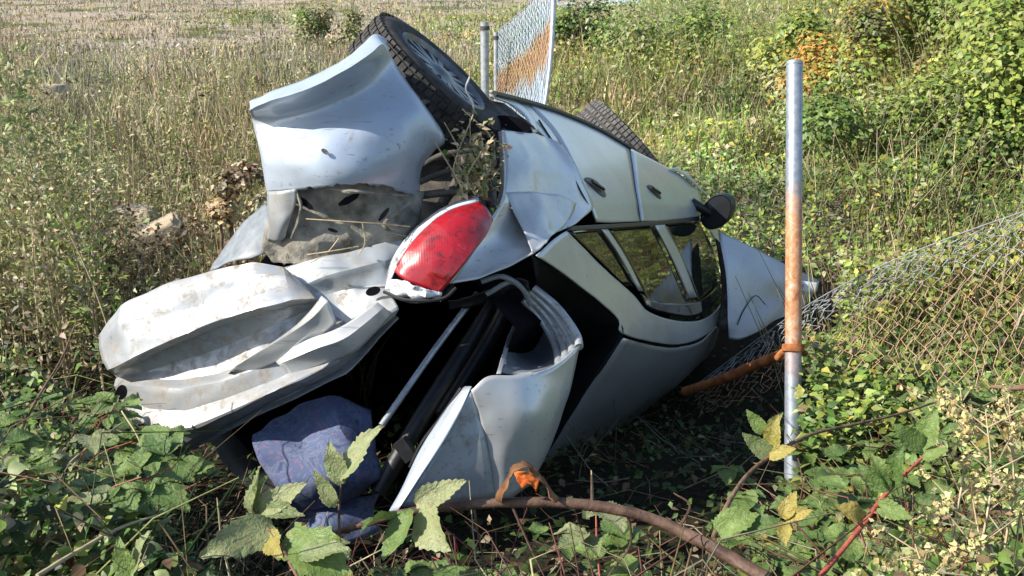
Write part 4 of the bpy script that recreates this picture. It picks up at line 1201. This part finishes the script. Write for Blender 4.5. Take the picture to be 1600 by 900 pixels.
# tall weeds in the left field -----------------------------------------------------
def weed_meshes(seed, h, kind):
    rng = np.random.default_rng(seed)
    bend = rng.normal(0, .10, 2)
    zz = np.linspace(0, 1, 7)
    sp = np.stack([bend[0] * zz ** 2 * h, bend[1] * zz ** 2 * h, zz * h], 1)
    stem = tube_mesh("stem", [Vector(p) for p in sp], [.006, .002], None, seg=5, sub=2)
    n = int(240 * h)
    v = rng.uniform(.12, 1.0, n); c = np.stack([np.interp(v, zz, sp[:, k]) for k in range(3)], 1)
    a = rng.uniform(0, 6.283, n); rad = (.035 + .11 * (1 - v) ** .7) * rng.uniform(.3, 1, n)
    out = np.stack([np.cos(a), np.sin(a), rng.uniform(.2, 1.3, n)], 1)
    pos = c + out * rad[:, None]
    pal, w = {'olive': ([OLIVE, YG, PALE, TAN, STRAW], [3, 1.2, 2.4, 2, 1.6]), 'dry': ([TAN, STRAW, BROWN, OLIVE, MAUVE], [2.4, 2, 2, 2, 1]), 'green': ([MID, YG, PALE, GREEN], [3, 2.6, 2.2, 1])}[kind]
    V, F, T = leaves_np(pos, rng.normal(size=(n, 3)) + np.array([0, 0, .6]), rng.uniform(.022, .055, n) * (1.15 - .5 * v), palette(n, pal, w, rng), .6, rng, direc=out)
    return stem, mesh_np("foliage", V, F, T)
def weeds():
    rng = np.random.default_rng(21)
    kinds = [('olive', .95), ('dry', .85), ('green', .8), ('olive', .75), ('dry', 1.0), ('olive', .85)]
    lab = {'olive': ('olive-green feathery weed stalk standing in the dry field left of the car', 'olive weed stalks in the left field'),
           'dry': ('dry brown weed stalk standing in the field left of the car', 'dry weed stalks in the left field'),
           'green': ('fresh green bushy weed standing in the field left of the car', 'green weeds in the left field')}
    ms = [weed_meshes(100 + i, h, k) for i, (k, h) in enumerate(kinds)]
    protos = {}
    for q in range(150):
        i = int(rng.integers(len(kinds)))
        y = float(np.exp(rng.uniform(math.log(4.6), math.log(13)))); b = float(rng.uniform(-.58, -.16 if y > 6.5 else -.38))
        x = y * b
        if q < 10:                      # the tall ones at the left edge of the field
            y = float(rng.uniform(5.2, 6.6)); x = y * float(rng.uniform(-.47, -.36)); i = (0, 2, 5)[q % 3]
        kind = kinds[i][0]
        loc = (x, y, float(ground(x, y)))
        if i not in protos:
            e = thing("weed_plant", loc, lab[kind][0], "weed", lab[kind][1])
            obj("stem", ms[i][0], M['straw'], e); obj("foliage", ms[i][1], M['foliage'], e)
            protos[i] = e
        else:
            src = protos[i]; e = src.copy(); col.objects.link(e); e.location = loc
            for ch in src.children:
                c = ch.copy(); col.objects.link(c); c.parent = e
        s = float(rng.uniform(.75, 1.25)); e.scale = (s, s, s); e.rotation_euler = (0, 0, float(rng.uniform(0, 6.28)))
weeds()
def plume_mesh(seed, h):
    rng = np.random.default_rng(seed); zz = np.linspace(0, 1, 8); bend = rng.normal(0, .12, 2)
    sp = np.stack([bend[0] * zz ** 2 * h, bend[1] * zz ** 2 * h, zz * h], 1)
    stem = tube_mesh("stem", [Vector(p) for p in sp], [.006, .002], None, seg=5, sub=2)
    pos = []; dr = []; vv = []
    for k in range(34):
        v = .18 + .80 * (k / 34) ** .9; a = k * 2.4 + rng.uniform(-.3, .3)
        c = np.array([np.interp(v, zz, sp[:, q]) for q in range(3)])
        L = (.20 * (1.02 - v) ** .55 + .03) * rng.uniform(.7, 1.1); d = np.array([math.cos(a), math.sin(a), .75]); d /= np.linalg.norm(d)
        for q in range(16):
            t = (q + .5) / 16
            p = c + d * L * t + np.array([0, 0, -.25 * L * t * t]) + rng.normal(0, .006, 3)
            pos.append(p); dr.append(d + rng.normal(0, .7, 3)); vv.append(v)
    n = len(pos)
    V, F, T = leaves_np(np.array(pos), rng.normal(size=(n, 3)) + np.array([0, -.3, .5]), rng.uniform(.020, .046, n), palette(n, [(.38, .42, .21), (.30, .36, .15), (.43, .44, .25), (.24, .27, .12)], [3, 3, 2, 1], rng), .55, rng, direc=np.array(dr))
    return stem, mesh_np("foliage", V, F, T)
def plumes():
    ms = [plume_mesh(300 + k, (1.15, 1.0, 1.25, .9)[k]) for k in range(4)]
    protos = {}
    for q, (px, Z) in enumerate([(95, 5.2), (132, 5.6), (60, 5.0), (150, 6.3), (30, 5.9), (112, 6.6), (12, 5.3), (76, 7.0)]):
        c = P(px, 450, Z); loc = (c.x, c.y, float(ground(c.x, c.y))); i = q % 4
        if i not in protos:
            e = thing("feathery_weed", loc, "tall feathery light green weed at the left edge of the field", "weed", "feathery light green weeds at the left")
            obj("stem", ms[i][0], M['straw'], e); obj("foliage", ms[i][1], M['foliage'], e); protos[i] = e
        else:
            src = protos[i]; e = src.copy(); col.objects.link(e); e.location = loc
            for ch in src.children:
                c2 = ch.copy(); col.objects.link(c2); c2.parent = e
        s = .95 + .35 * random.random(); e.scale = (s, s, s); e.rotation_euler = (0, 0, q * 1.7)
plumes()

# shrubs ---------------------------------------------------------------------------
def shrub(label, px, py, Z, rx, rz, pal, w, n, leaf, seed, lobes=9, group=None):
    rng = np.random.default_rng(seed)
    c = P(px, py, Z); gz = float(ground(c.x, c.y))
    e = thing("shrub", (c.x, c.y, gz), label, "shrub", group)
    H = c.z - gz
    # lobes of unequal size
    lc = np.stack([rng.normal(0, rx * .55, lobes), rng.normal(0, rx * .5, lobes), H + rng.normal(0, rz * .55, lobes)], 1)
    lc[:, 2] = np.maximum(lc[:, 2], .12); lr = rng.uniform(.30, .55, lobes) * rx
    k = rng.integers(0, lobes, n)
    d = unit(rng.normal(size=(n, 3))); r = lr[k] * rng.random(n) ** .40 * (1 + .35 * rng.normal(size=n) * .6)
    pos = lc[k] + d * r[:, None] * np.array([1, 1, .85]); pos[:, 2] = np.maximum(pos[:, 2], .02)
    tl = palette(lobes, pal, w, rng, .15)
    t = np.where(rng.random(n)[:, None] < .55, tl[k] * (1 + rng.normal(0, .2, (n, 1))), palette(n, pal, w, rng))
    V, F, T = leaves_np(pos, d * .7 + upish(n, .6, rng) * .6, rng.uniform(.6, 1.25, n) * leaf, np.clip(t, .005, .8), .95, rng)
    obj("crown", mesh_np("crown", V, F, T), M['foliage'], e)
    for q in range(5):
        b = lc[q % lobes]
        p = [Vector((rng.normal(0, .08), rng.normal(0, .08), -.1)), Vector(tuple(b * np.array([.35, .35, .45]) + rng.normal(0, .06, 3))), Vector(tuple(b))]
        obj("trunk", tube_mesh("trunk", p, [.028, .02, .006], None, seg=6, sub=4), M['bark'], e)
shrub("yellow-green shrub left of the orange one at the top edge", 1275, 60, 13.0, .85, .7, [YG, MID, YEL, PALE], [4, 1.6, 1.4, 1.8], 7500, .075, 51)
shrub("orange-yellow autumn shrub behind the top of the tall post", 1335, 110, 11.5, .75, .95, [YEL, (.46, .29, .06), YG, MID], [3, 1.8, 3, 1], 8500, .065, 52)
shrub("dull olive-green shrub right of the orange one", 1435, 100, 10.8, .9, .95, [OLIVE, MID, BROWN, PALE, YG], [2.2, 2.6, .4, 1.6, 3.6], 10000, .06, 53)
shrub("large bright green shrub at the right edge of the picture", 1560, 120, 9.6, 1.05, .95, [MID, GREEN, YG, PALE], [3.4, 1.0, 4.4, 1.6], 13000, .072, 54, 12)
shrub("low dark green shrub under the large bright one at the right", 1540, 235, 8.8, .75, .40, [GREEN, MID, DEEP, YG], [2.4, 3.4, .8, 2], 6800, .062, 55)
shrub("yellowish shrub at the upper right corner behind the large green one", 1490, 5, 12.5, 1.2, .9, [YG, PALE, MID, YEL], [3, 2, 2, 1.2], 9000, .075, 56)
shrub("rounded yellow-green shrub low between the post and the large green shrub", 1420, 200, 9.6, .8, .5, [YG, MID, PALE, YEL], [3.6, 2.6, 1.8, .6], 8000, .062, 61, 10)
shrub("tall pale green shrub just inside the upper right corner", 1600, 20, 11.5, 1.1, 1.0, [YG, MID, PALE], [3.6, 2.6, 1.8], 9000, .07, 62, 11)
shrub("bright green leafy mound far behind the car between mesh and post", 1040, 75, 16.0, 1.1, .35, [MID, YG, PALE, GREEN], [3, 3, 1.8, 1.4], 5200, .08, 57, 12)
shrub("dark green mound just right of the upright mesh", 915, 48, 18.0, .8, .3, [GREEN, MID, OLIVE, DEEP], [3, 2, 1.6, 1.4], 3000, .08, 58)
shrub("small dull olive bush alone in the far dry field", 500, 38, 22.0, .6, .25, [OLIVE, TAN, MID, PALE], [3, 1.6, 1.2, 1.6], 1900, .09, 59)
shrub("withered pale tan bush tucked behind the corner of the bumper", 386, 330, 5.4, .20, .22, [STRAW, (.48, .35, .20), BROWN, TAN], [3, 2, 1.4, 2], 1800, .04, 60, 9)

# rocks -----------------------------------------------------------------------------
def rock(label, px, py, Z, sx, sy, sz, seed, rot=0.0, tilt=0.0):
    c = P(px, py, Z)
    bm = bmesh.new(); bmesh.ops.create_icosphere(bm, subdivisions=4, radius=1.0)
    for v in bm.verts:
        n = v.co.normalized()
        k = 1 + .32 * mnoise.noise(n * 1.6 + Vector((seed, 0, 0))) + .12 * mnoise.noise(n * 4.1 + Vector((0, seed, 0))) + .05 * mnoise.noise(n * 10)
        q = n * k
        q = Vector((max(-.8, min(.8, q.x)), max(-.75, min(.75, q.y)), max(-.7, min(.7, q.z))))
        v.co = Vector((q.x * sx, q.y * sy, q.z * sz))
    me = bpy.data.meshes.new("rock"); bm.to_mesh(me); bm.free()
    me.polygons.foreach_set("use_smooth", [True] * len(me.polygons)); me.set_sharp_from_angle(angle=math.radians(32))
    o = obj("rock", me, M['rock'], None, label, "rock")
    o.location = c; o.rotation_euler = (0, tilt, rot)
rock("blunt pale tan rock lying behind the longer slab", 203, 350, 7.0, .22, .16, .15, 1.3)
rock("long flat pale slab of rock slanting among the weeds", 232, 373, 6.6, .27, .13, .10, 5.1, .2, -.45)
rock("pale yellowish boulder half hidden in weeds far left", 72, 150, 12.0, .30, .2, .18, 9.2)

# large leaves of the brambles in front ----------------------------------------------
def big_leaf(seed, lobed=False, nseg=18):
    """serrated leaf one unit long along y, folded and drooping: about 50 triangles"""
    rng = random.Random(seed)
    V = []; F = []
    for i in range(nseg + 1):
        t = i / nseg
        w = .36 * math.sin(math.pi * min(1, t * .96 + .04)) ** .72 * (1.25 - .62 * t)
        if lobed: w *= 1 + .30 * math.cos(t * 9.0)
        w = max(w, .004) * (1 + .05 * rng.uniform(-1, 1))
        z = -(.16 + .10 * (seed % 3)) * t * t + .035 * math.sin(t * 7 + seed)
        j = (1.0 if i % 2 else .89) if 0 < i < nseg else 1
        sh = .035 if i % 2 else 0
        w0 = w; cu = .30 + .25 * math.sin(seed * 1.7 + t * 3)
        V += [(-w * j, t + sh, z + w * cu + .02 * rng.uniform(-1, 1)), (-w * .5, t, z + w * .19), (0, t, z), (w * .5, t, z + w * .19), (w * j, t + sh, z + w * .30 + .02 * rng.uniform(-1, 1))]
    for i in range(nseg):
        for k in range(4):
            a = i * 5 + k
            F.append((a, a + 1, a + 6, a + 5))
    me = bpy.data.meshes.new("leaf"); me.from_pydata(V, [], F)
    me.polygons.foreach_set("use_smooth", [True] * len(me.polygons)); me.update()
    return me
LEAF = {}
for mk in ('leaf_pale', 'leaf_green', 'leaf_yellow'):
    LEAF[mk] = []
    for s in range(4):
        me = big_leaf(s + 1, lobed=(s == 3)); me.materials.append(M[mk]); LEAF[mk].append(me)
def leaf_between(parent, b, t, mk, var, nrm=None, wide=1.0):
    """leaf with its base at world b and tip at world t"""
    y = t - b; L = y.length; y.normalize()
    n = Vector(nrm) if nrm is not None else Vector((-.35, -.75, .6))
    n = (n - y * n.dot(y)).normalized(); x = y.cross(n)
    o = obj("leaf", LEAF[mk][var], None, parent)
    m = Matrix.Identity(4)
    loc = b - base_of(parent)
    for r in range(3):
        m[r][0] = x[r] * L * wide; m[r][1] = y[r] * L; m[r][2] = n[r] * L; m[r][3] = loc[r]
    o.matrix_local = m
    return o
def thorns(pts, n, parent, mat, rad):
    p = spline([tuple(P(*q)) for q in pts], (), 8); V = []; F = []
    rng = random.Random(len(pts) * 7 + n)
    b0 = base_of(parent)
    for k in range(n):
        i = rng.randrange(1, len(p) - 1); c = Vector(p[i]); t = Vector(p[i + 1] - p[i]).normalized()
        d = (Vector((rng.uniform(-1, 1), rng.uniform(-1, 1), rng.uniform(-1, 1)))); d = (d - t * d.dot(t)).normalized(); s = t.cross(d)
        a = len(V)
        V += [c + t * .004 + d * rad * .7, c - t * .004 + d * rad * .7, c + s * .003 + d * rad * .7, c + d * (rad + .009) - t * .004]
        F += [(a, a + 2, a + 3), (a + 2, a + 1, a + 3), (a + 1, a, a + 3)]
    obj("thorns", mesh_py("thorns", V, F, parent, smooth=False), mat, parent, kind='stuff')
def cane(name, label, cat, pts, rad, mat, leaves=(), nth=0, side=()):
    e = thing(name, P(*pts[0]), label, cat)
    tube("stem", pts, rad, mat, e, seg=8, sub=7, wob=.08)
    for sp in side:
        tube("side_shoot", sp, [.0035, .0015], mat, e, seg=6)
    if nth: thorns(pts, nth, e, mat, rad[0] if hasattr(rad, '__len__') else rad)
    for q, (b, t, mk, var, wide) in enumerate(leaves):
        B, T = P(*b), P(*t); T = B + (T - B) * (.78 if (T - B).length > .1 else 1)
        rg = random.Random(q * 13 + len(label))
        leaf_between(e, B, T, mk, (var + q) % 4, (-.35 + rg.uniform(-.5, .4), -.75 + rg.uniform(-.2, .5), .6), wide * .92)
    return e
cane("bramble_cane", "thick brown thorny cane arching across the foreground below the torn panel", "bramble",
     [(440, 862, 2.35), (545, 826, 2.32), (640, 800, 2.30), (760, 787, 2.30), (880, 786, 2.30), (990, 802, 2.28), (1080, 838, 2.24), (1200, 905, 2.15)],
     [.005, .008, .010, .011, .012, .012, .013, .014], M['cane'], [
         ((652, 790, 2.28), (738, 737, 2.24), 'leaf_pale', 0, .75),
         ((655, 800, 2.27), (702, 874, 2.14), 'leaf_pale', 1, 1.15),
         ((648, 800, 2.27), (574, 880, 2.18), 'leaf_green', 2, .95),
         ((620, 808, 2.28), (560, 812, 2.22), 'leaf_green', 0, .8)], 34,
     [[(1060, 826, 2.25), (1078, 790, 2.26), (1052, 770, 2.27)], [(925, 788, 2.29), (924, 742, 2.31)], [(980, 800, 2.28), (985, 850, 2.3), (950, 900, 2.3)],
      [(740, 790, 2.3), (748, 840, 2.3), (762, 900, 2.3)], [(800, 790, 2.3), (826, 850, 2.3), (850, 900, 2.28)]])
cane("bramble_cane", "slender bramble shoot holding a pale upright leaf in front of the blanket", "bramble",
     [(528, 905, 2.25), (530, 840, 2.3), (530, 790, 2.32), (534, 745, 2.33)], [.004, .002], M['cane'], [
         ((534, 748, 2.33), (583, 640, 2.28), 'leaf_pale', 1, .80),
         ((534, 755, 2.33), (512, 700, 2.30), 'leaf_pale', 0, .9),
         ((528, 788, 2.33), (488, 742, 2.30), 'leaf_pale', 2, .7)], 6)
cane("bramble_cane", "bramble shoot with pale three-part leaves under the tailgate corner", "bramble",
     [(470, 910, 2.1), (430, 840, 2.2), (402, 805, 2.28), (392, 770, 2.3)], [.004, .002], M['bark'], [
         ((398, 802, 2.28), (388, 712, 2.24), 'leaf_pale', 0, .7), ((400, 800, 2.28), (412, 728, 2.24), 'leaf_pale', 1, .6),
         ((410, 800, 2.27), (482, 742, 2.22), 'leaf_pale', 2, .75), ((402, 806, 2.27), (478, 790, 2.20), 'leaf_pale', 0, .6),
         ((425, 822, 2.24), (296, 866, 2.10), 'leaf_pale', 1, .85), ((420, 835, 2.23), (424, 868, 2.12), 'leaf_yellow', 0, .9),
         ((440, 845, 2.2), (560, 890, 2.06), 'leaf_green', 1, .95), ((470, 870, 2.15), (545, 838, 2.08), 'leaf_pale', 2, .8)], 5)
cane("bramble_cane", "upright pale green leaf at the bottom left corner", "bramble",
     [(205, 960, 2.0), (206, 925, 2.05), (206, 900, 2.06)], [.003, .002], M['bark'], [((205, 905, 2.06), (214, 812, 2.04), 'leaf_pale', 1, .9), ((205, 915, 2.06), (180, 850, 2.03), 'leaf_green', 0, .8)])
cane("bramble_cane", "thin cane curving up past the foot of the tall post", "bramble",
     [(1114, 842, 2.24), (1136, 790, 2.35), (1170, 740, 2.5), (1215, 706, 2.6), (1270, 678, 2.7), (1340, 662, 2.8), (1400, 648, 2.9), (1480, 622, 3.0)],
     [.006, .005, .004, .003], M['bark'], [
         ((1205, 712, 2.58), (1165, 682, 2.55), 'leaf_pale', 0, .8), ((1205, 708, 2.58), (1212, 650, 2.56), 'leaf_yellow', 1, .8), ((1200, 712, 2.58), (1235, 700, 2.52), 'leaf_yellow', 2, .8),
         ((1196, 675, 2.6), (1168, 645, 2.58), 'leaf_green', 1, .8), ((1198, 672, 2.6), (1222, 645, 2.58), 'leaf_pale', 2, .7),
         ((1120, 832, 2.26), (1150, 792, 2.24), 'leaf_green', 0, 1.0), ((1124, 836, 2.25), (1192, 786, 2.22), 'leaf_green', 1, 1.0), ((1150, 826, 2.25), (1215, 806, 2.22), 'leaf_green', 2, .8),
         ((1225, 810, 2.4), (1240, 770, 2.38), 'leaf_yellow', 0, .9), ((1228, 812, 2.4), (1262, 796, 2.36), 'leaf_yellow', 2, .8), ((1226, 815, 2.4), (1226, 842, 2.34), 'leaf_yellow', 1, .8)], 10)
cane("bramble_cane", "straight red cane leaning to the right among green leaves", "bramble",
     [(1282, 900, 2.3), (1340, 830, 2.36), (1386, 770, 2.42), (1444, 712, 2.5)], [.006, .0055, .005, .003], M['redcane'], [
         ((1390, 765, 2.42), (1335, 725, 2.4), 'leaf_green', 1, .9), ((1392, 762, 2.42), (1362, 698, 2.4), 'leaf_green', 2, .8), ((1396, 760, 2.42), (1405, 700, 2.38), 'leaf_green', 0, .8),
         ((1440, 715, 2.5), (1476, 700, 2.46), 'leaf_green', 1, 1.0), ((1442, 700, 2.5), (1460, 640, 2.48), 'leaf_green', 2, 1.0), ((1440, 700, 2.5), (1408, 668, 2.46), 'leaf_green', 0, .9),
         ((1352, 815, 2.38), (1320, 790, 2.34), 'leaf_yellow', 1, .9), ((1370, 790, 2.4), (1420, 806, 2.34), 'leaf_green', 1, .9)], 10)
cane("dry_stick", "bare pale stick slanting up in the bottom left undergrowth", "stick",
     [(58, 900, 2.0), (120, 862, 2.1), (185, 826, 2.2), (245, 805, 2.28)], [.0045, .004, .002], M['straw'])
cane("dry_stick", "thin upright pale stem in front of the tailgate tip", "stick", [(217, 775, 2.9), (216, 730, 2.95), (218, 690, 2.95), (190, 642, 3.0)], [.003, .0025, .002], M['straw'])
cane("dry_stick", "thin pale stem leaning across the dark ground left of the car", "stick", [(100, 770, 2.6), (104, 730, 2.66), (150, 690, 2.8), (192, 660, 2.9)], [.003, .002], M['straw'])
cane("dry_stick", "dark branch lying on the brambles at the right edge", "stick", [(1548, 604, 3.2), (1590, 606, 3.15), (1640, 604, 3.1)], [.006, .008, .009], M['bark'])
cane("dry_stick", "bare forked grey twig standing right of the thick cane", "stick", [(925, 800, 2.5), (926, 770, 2.5), (924, 735, 2.5)], [.0025, .0015], M['straw'])
cane("dry_stick", "long bare twig reaching over the ground left of the tailgate", "stick", [(28, 680, 3.0), (60, 620, 3.1), (96, 560, 3.2), (120, 500, 3.3)], [.005, .003, .002], M['bark'])

# curled dead leaf with an orange heart on the cane
dl = thing("dead_leaf", P(820, 780, 2.30), "curled dead brown leaf with an orange heart hanging on the thick cane", "leaf")
patch("curled_blade", [
    [(775, 782, 2.30), (790, 745, 2.31), (812, 722, 2.33), (838, 735, 2.33), (874, 782, 2.30)],
    [(784, 786, 2.26), (798, 750, 2.27), (815, 730, 2.28), (838, 746, 2.28), (866, 784, 2.26)]], M['deadleaf'], dl, sub=5, thick=.002, crumple=.01, cscale=40)
patch("orange_blade", [
    [(804, 740, 2.275), (818, 735, 2.268), (836, 745, 2.272)],
    [(808, 752, 2.262), (822, 750, 2.268), (842, 752, 2.262)],
    [(818, 763, 2.274), (826, 758, 2.262), (838, 766, 2.275)]], M['orangeleaf'], dl, sub=6, thick=.0015, crumple=.006, cscale=60, crease=.014, cfreq=30, angle=20, edge_jag=.01)
# plants caught in the wheel arch
pl = thing("weed_clump", P(745, 300, 3.72), "clump of pale weeds and straw caught between wheel and lamp", "weed")
rng = random.Random(5); npr = np.random.default_rng(5)
for k in range(16):
    x = rng.uniform(705, 775); y0 = rng.uniform(270, 330); z = rng.uniform(3.66, 3.74)
    tube("stem", [(x, y0, z), (x + rng.uniform(-22, 22), y0 - rng.uniform(20, 60), z - .03), (x + rng.uniform(-40, 36), y0 - rng.uniform(40, 110), z - .02)], [.004, .002], M['straw'], pl, seg=5, sub=3)
n = 420
pp = np.array([tuple(P(745 + rng.gauss(0, 20), 260 + rng.gauss(0, 32), rng.uniform(3.62, 3.74))) for _ in range(n)]) - np.array(base_of(pl))
V, F, T = leaves_np(pp, upish(n, .9, npr), npr.uniform(.012, .04, n), palette(n, [PALE, STRAW, BROWN, MID, TAN], [2.2, 2, 2, 1.4, 2], npr), .8, npr)
obj("foliage", mesh_np("foliage", V, F, T), M['foliage'], pl)
sk = thing("straw_strand", P(480, 280, 3.45), "thin dry straws lying on the muddy liner", "straw")
for pts in ([(478, 342, 3.45), (540, 346, 3.44), (600, 350, 3.48), (640, 354, 3.56)], [(566, 348, 3.46), (570, 380, 3.48), (560, 398, 3.5)], [(480, 398, 3.50), (520, 392, 3.48), (560, 385, 3.5)], [(485, 410, 3.52), (510, 396, 3.49), (530, 372, 3.47)]):
    tube("straw", pts, .0022, M['straw'], sk, seg=5, sub=4)

# bramble sprigs, trifoliate leaves on short stems ---------------------------------------
def sprig_proto(seed, mk):
    rng = random.Random(seed)
    e = bpy.data.objects.new("bramble_sprig", None); col.objects.link(e); e.location = (0, 0, -50)
    L = rng.uniform(.26, .36)
    pts = [Vector((0, 0, 0)), Vector((.04, 0, L * .4)), Vector((.12, .02, L * .75)), Vector((.22, .03, L * .9))]
    obj("stem", tube_mesh("stem", pts, [.003, .0015], None, seg=5, sub=3), M['redcane'] if seed % 2 else M['bark'], e)
    p = spline([tuple(q) for q in pts], (), 5)
    for k, i in enumerate((4, 8, 12, 15)):
        c = Vector(p[i]); a = rng.uniform(0, 6.28); d = Vector((math.cos(a), math.sin(a), .25)); base = c + d * .03
        for da, s in ((0, .075), (1.15, .055), (-1.15, .055)):
            dd = Vector((math.cos(a + da), math.sin(a + da), rng.uniform(-.1, .35))).normalized()
            s *= rng.uniform(.8, 1.25)
            y = dd; n = Vector((rng.uniform(-.5, .2), rng.uniform(-.6, .1), 1)); n = (n - y * n.dot(y)).normalized(); x = y.cross(n)
            o = obj("leaf", LEAF[mk][rng.randrange(4)], None, e)
            m = Matrix.Identity(4)
            for r in range(3):
                m[r][0] = x[r] * s * 1.05; m[r][1] = y[r] * s; m[r][2] = n[r] * s; m[r][3] = base[r]
            o.matrix_local = m
    return e
SP_ = [sprig_proto(1, 'leaf_green'), sprig_proto(2, 'leaf_green'), sprig_proto(3, 'leaf_pale'), sprig_proto(4, 'leaf_yellow'), sprig_proto(5, 'leaf_green')]
used = set()
def put_sprig(i, loc, rz, s, label, group, tilt=0.0):
    src = SP_[i]
    if i not in used:
        e = src; used.add(i)
    else:
        e = src.copy(); col.objects.link(e)
        for ch in src.children:
            c = ch.copy(); col.objects.link(c); c.parent = e
    e.location = loc; e.rotation_euler = (tilt, 0, rz); e.scale = (s, s, s)
    e["label"] = label; e["category"] = "bramble"; e["group"] = group
def sprigs():
    rng = random.Random(77)
    zones = [(58, -.47, -.385, 2.1, 3.4, 'leafy bramble sprig in the dark undergrowth of the lower left', 'bramble sprigs at the lower left', (0, 1, 4, 2)),
             (16, -.26, .22, 1.95, 2.6, 'leafy bramble sprig along the bottom edge below the thick cane', 'bramble sprigs along the bottom edge', (0, 2, 1, 4)),
             (120, .28, .50, 2.2, 4.0, 'leafy bramble sprig in the sunlit tangle right of the tall post', 'bramble sprigs right of the tall post', (0, 1, 4, 2, 0, 1, 4, 0, 3, 1, 4))]
    for n, b0, b1, y0, y1, lab, grp, kinds in zones:
        for k in range(n):
            y = rng.uniform(y0, y1); x = y * rng.uniform(b0, b1)
            top = float(bank_top(np.array([x]), np.array([y]))[0]); g = float(ground(x, y))
            s = rng.uniform(.75, 1.25)
            z = max(g - .1, top - .36 * s)
            put_sprig(kinds[k % len(kinds)], (x, y, z), rng.uniform(0, 6.28), s, lab, grp, rng.uniform(-.3, .3))
sprigs()

# plants with cream seed heads at the right edge -------------------------------------------
def seed_plant(px, py0, py1, Z, label, seed, dens=1.0):
    rng = np.random.default_rng(seed)
    top = P(px, py1, Z); bot = P(px - 12, py0, Z); gz = float(ground(bot.x, bot.y)); bot.z = min(bot.z, gz + .35)
    e = thing("seed_head_plant", bot, label, "plant")
    pts = [bot, (bot + top) / 2 + Vector((.02, 0, .01)), top]
    obj("stem", tube_mesh("stem", pts, [.004, .0015], e, seg=5, sub=5), M['straw'], e)
    sp = spline([tuple(q) for q in pts], (), 8)
    pos = []
    for k in range(int(20 * dens)):
        i = rng.integers(int(len(sp) * .3), len(sp))
        c = sp[i] + rng.normal(0, 1, 3) * np.array([.055, .04, .025])
        obj("side_shoot", tube_mesh("side_shoot", [Vector(sp[i - 2]), Vector(c)], [.0018, .001], e, seg=4), M['straw'], e)
        m = int(rng.integers(16, 34))
        pos.append(c + rng.normal(0, .0095, (m, 3)))
    pos = np.concatenate(pos) - np.array(base_of(e)); n = len(pos)
    V, F, T = leaves_np(pos, rng.normal(size=(n, 3)) + np.array([0, -.3, .5]), rng.uniform(.008, .018, n), palette(n, [(.56, .50, .26), (.50, .43, .22), (.46, .48, .20), (.38, .28, .14)], [3, 2, 2, 1], rng), 1.1, rng)
    obj("seed_heads", mesh_np("seed_heads", V, F, T), M['dry'], e, kind="stuff")
seed_plant(1500, 840, 600, 2.55, "tall stalk of cream seed heads, the leftmost at the right edge", 71, .8)
seed_plant(1540, 880, 640, 2.45, "stalk of cream seed heads just behind the front one at the right edge", 72, .7)
seed_plant(1575, 900, 610, 2.5, "dense stalk of cream seed heads close to the right edge", 73, .9)
seed_plant(1430, 960, 850, 2.1, "low tuft of yellow seed heads at the bottom edge right of the post", 75, .7)
seed_plant(1520, 960, 780, 2.2, "short stalk of cream seed heads near the bottom right corner", 76, .5)
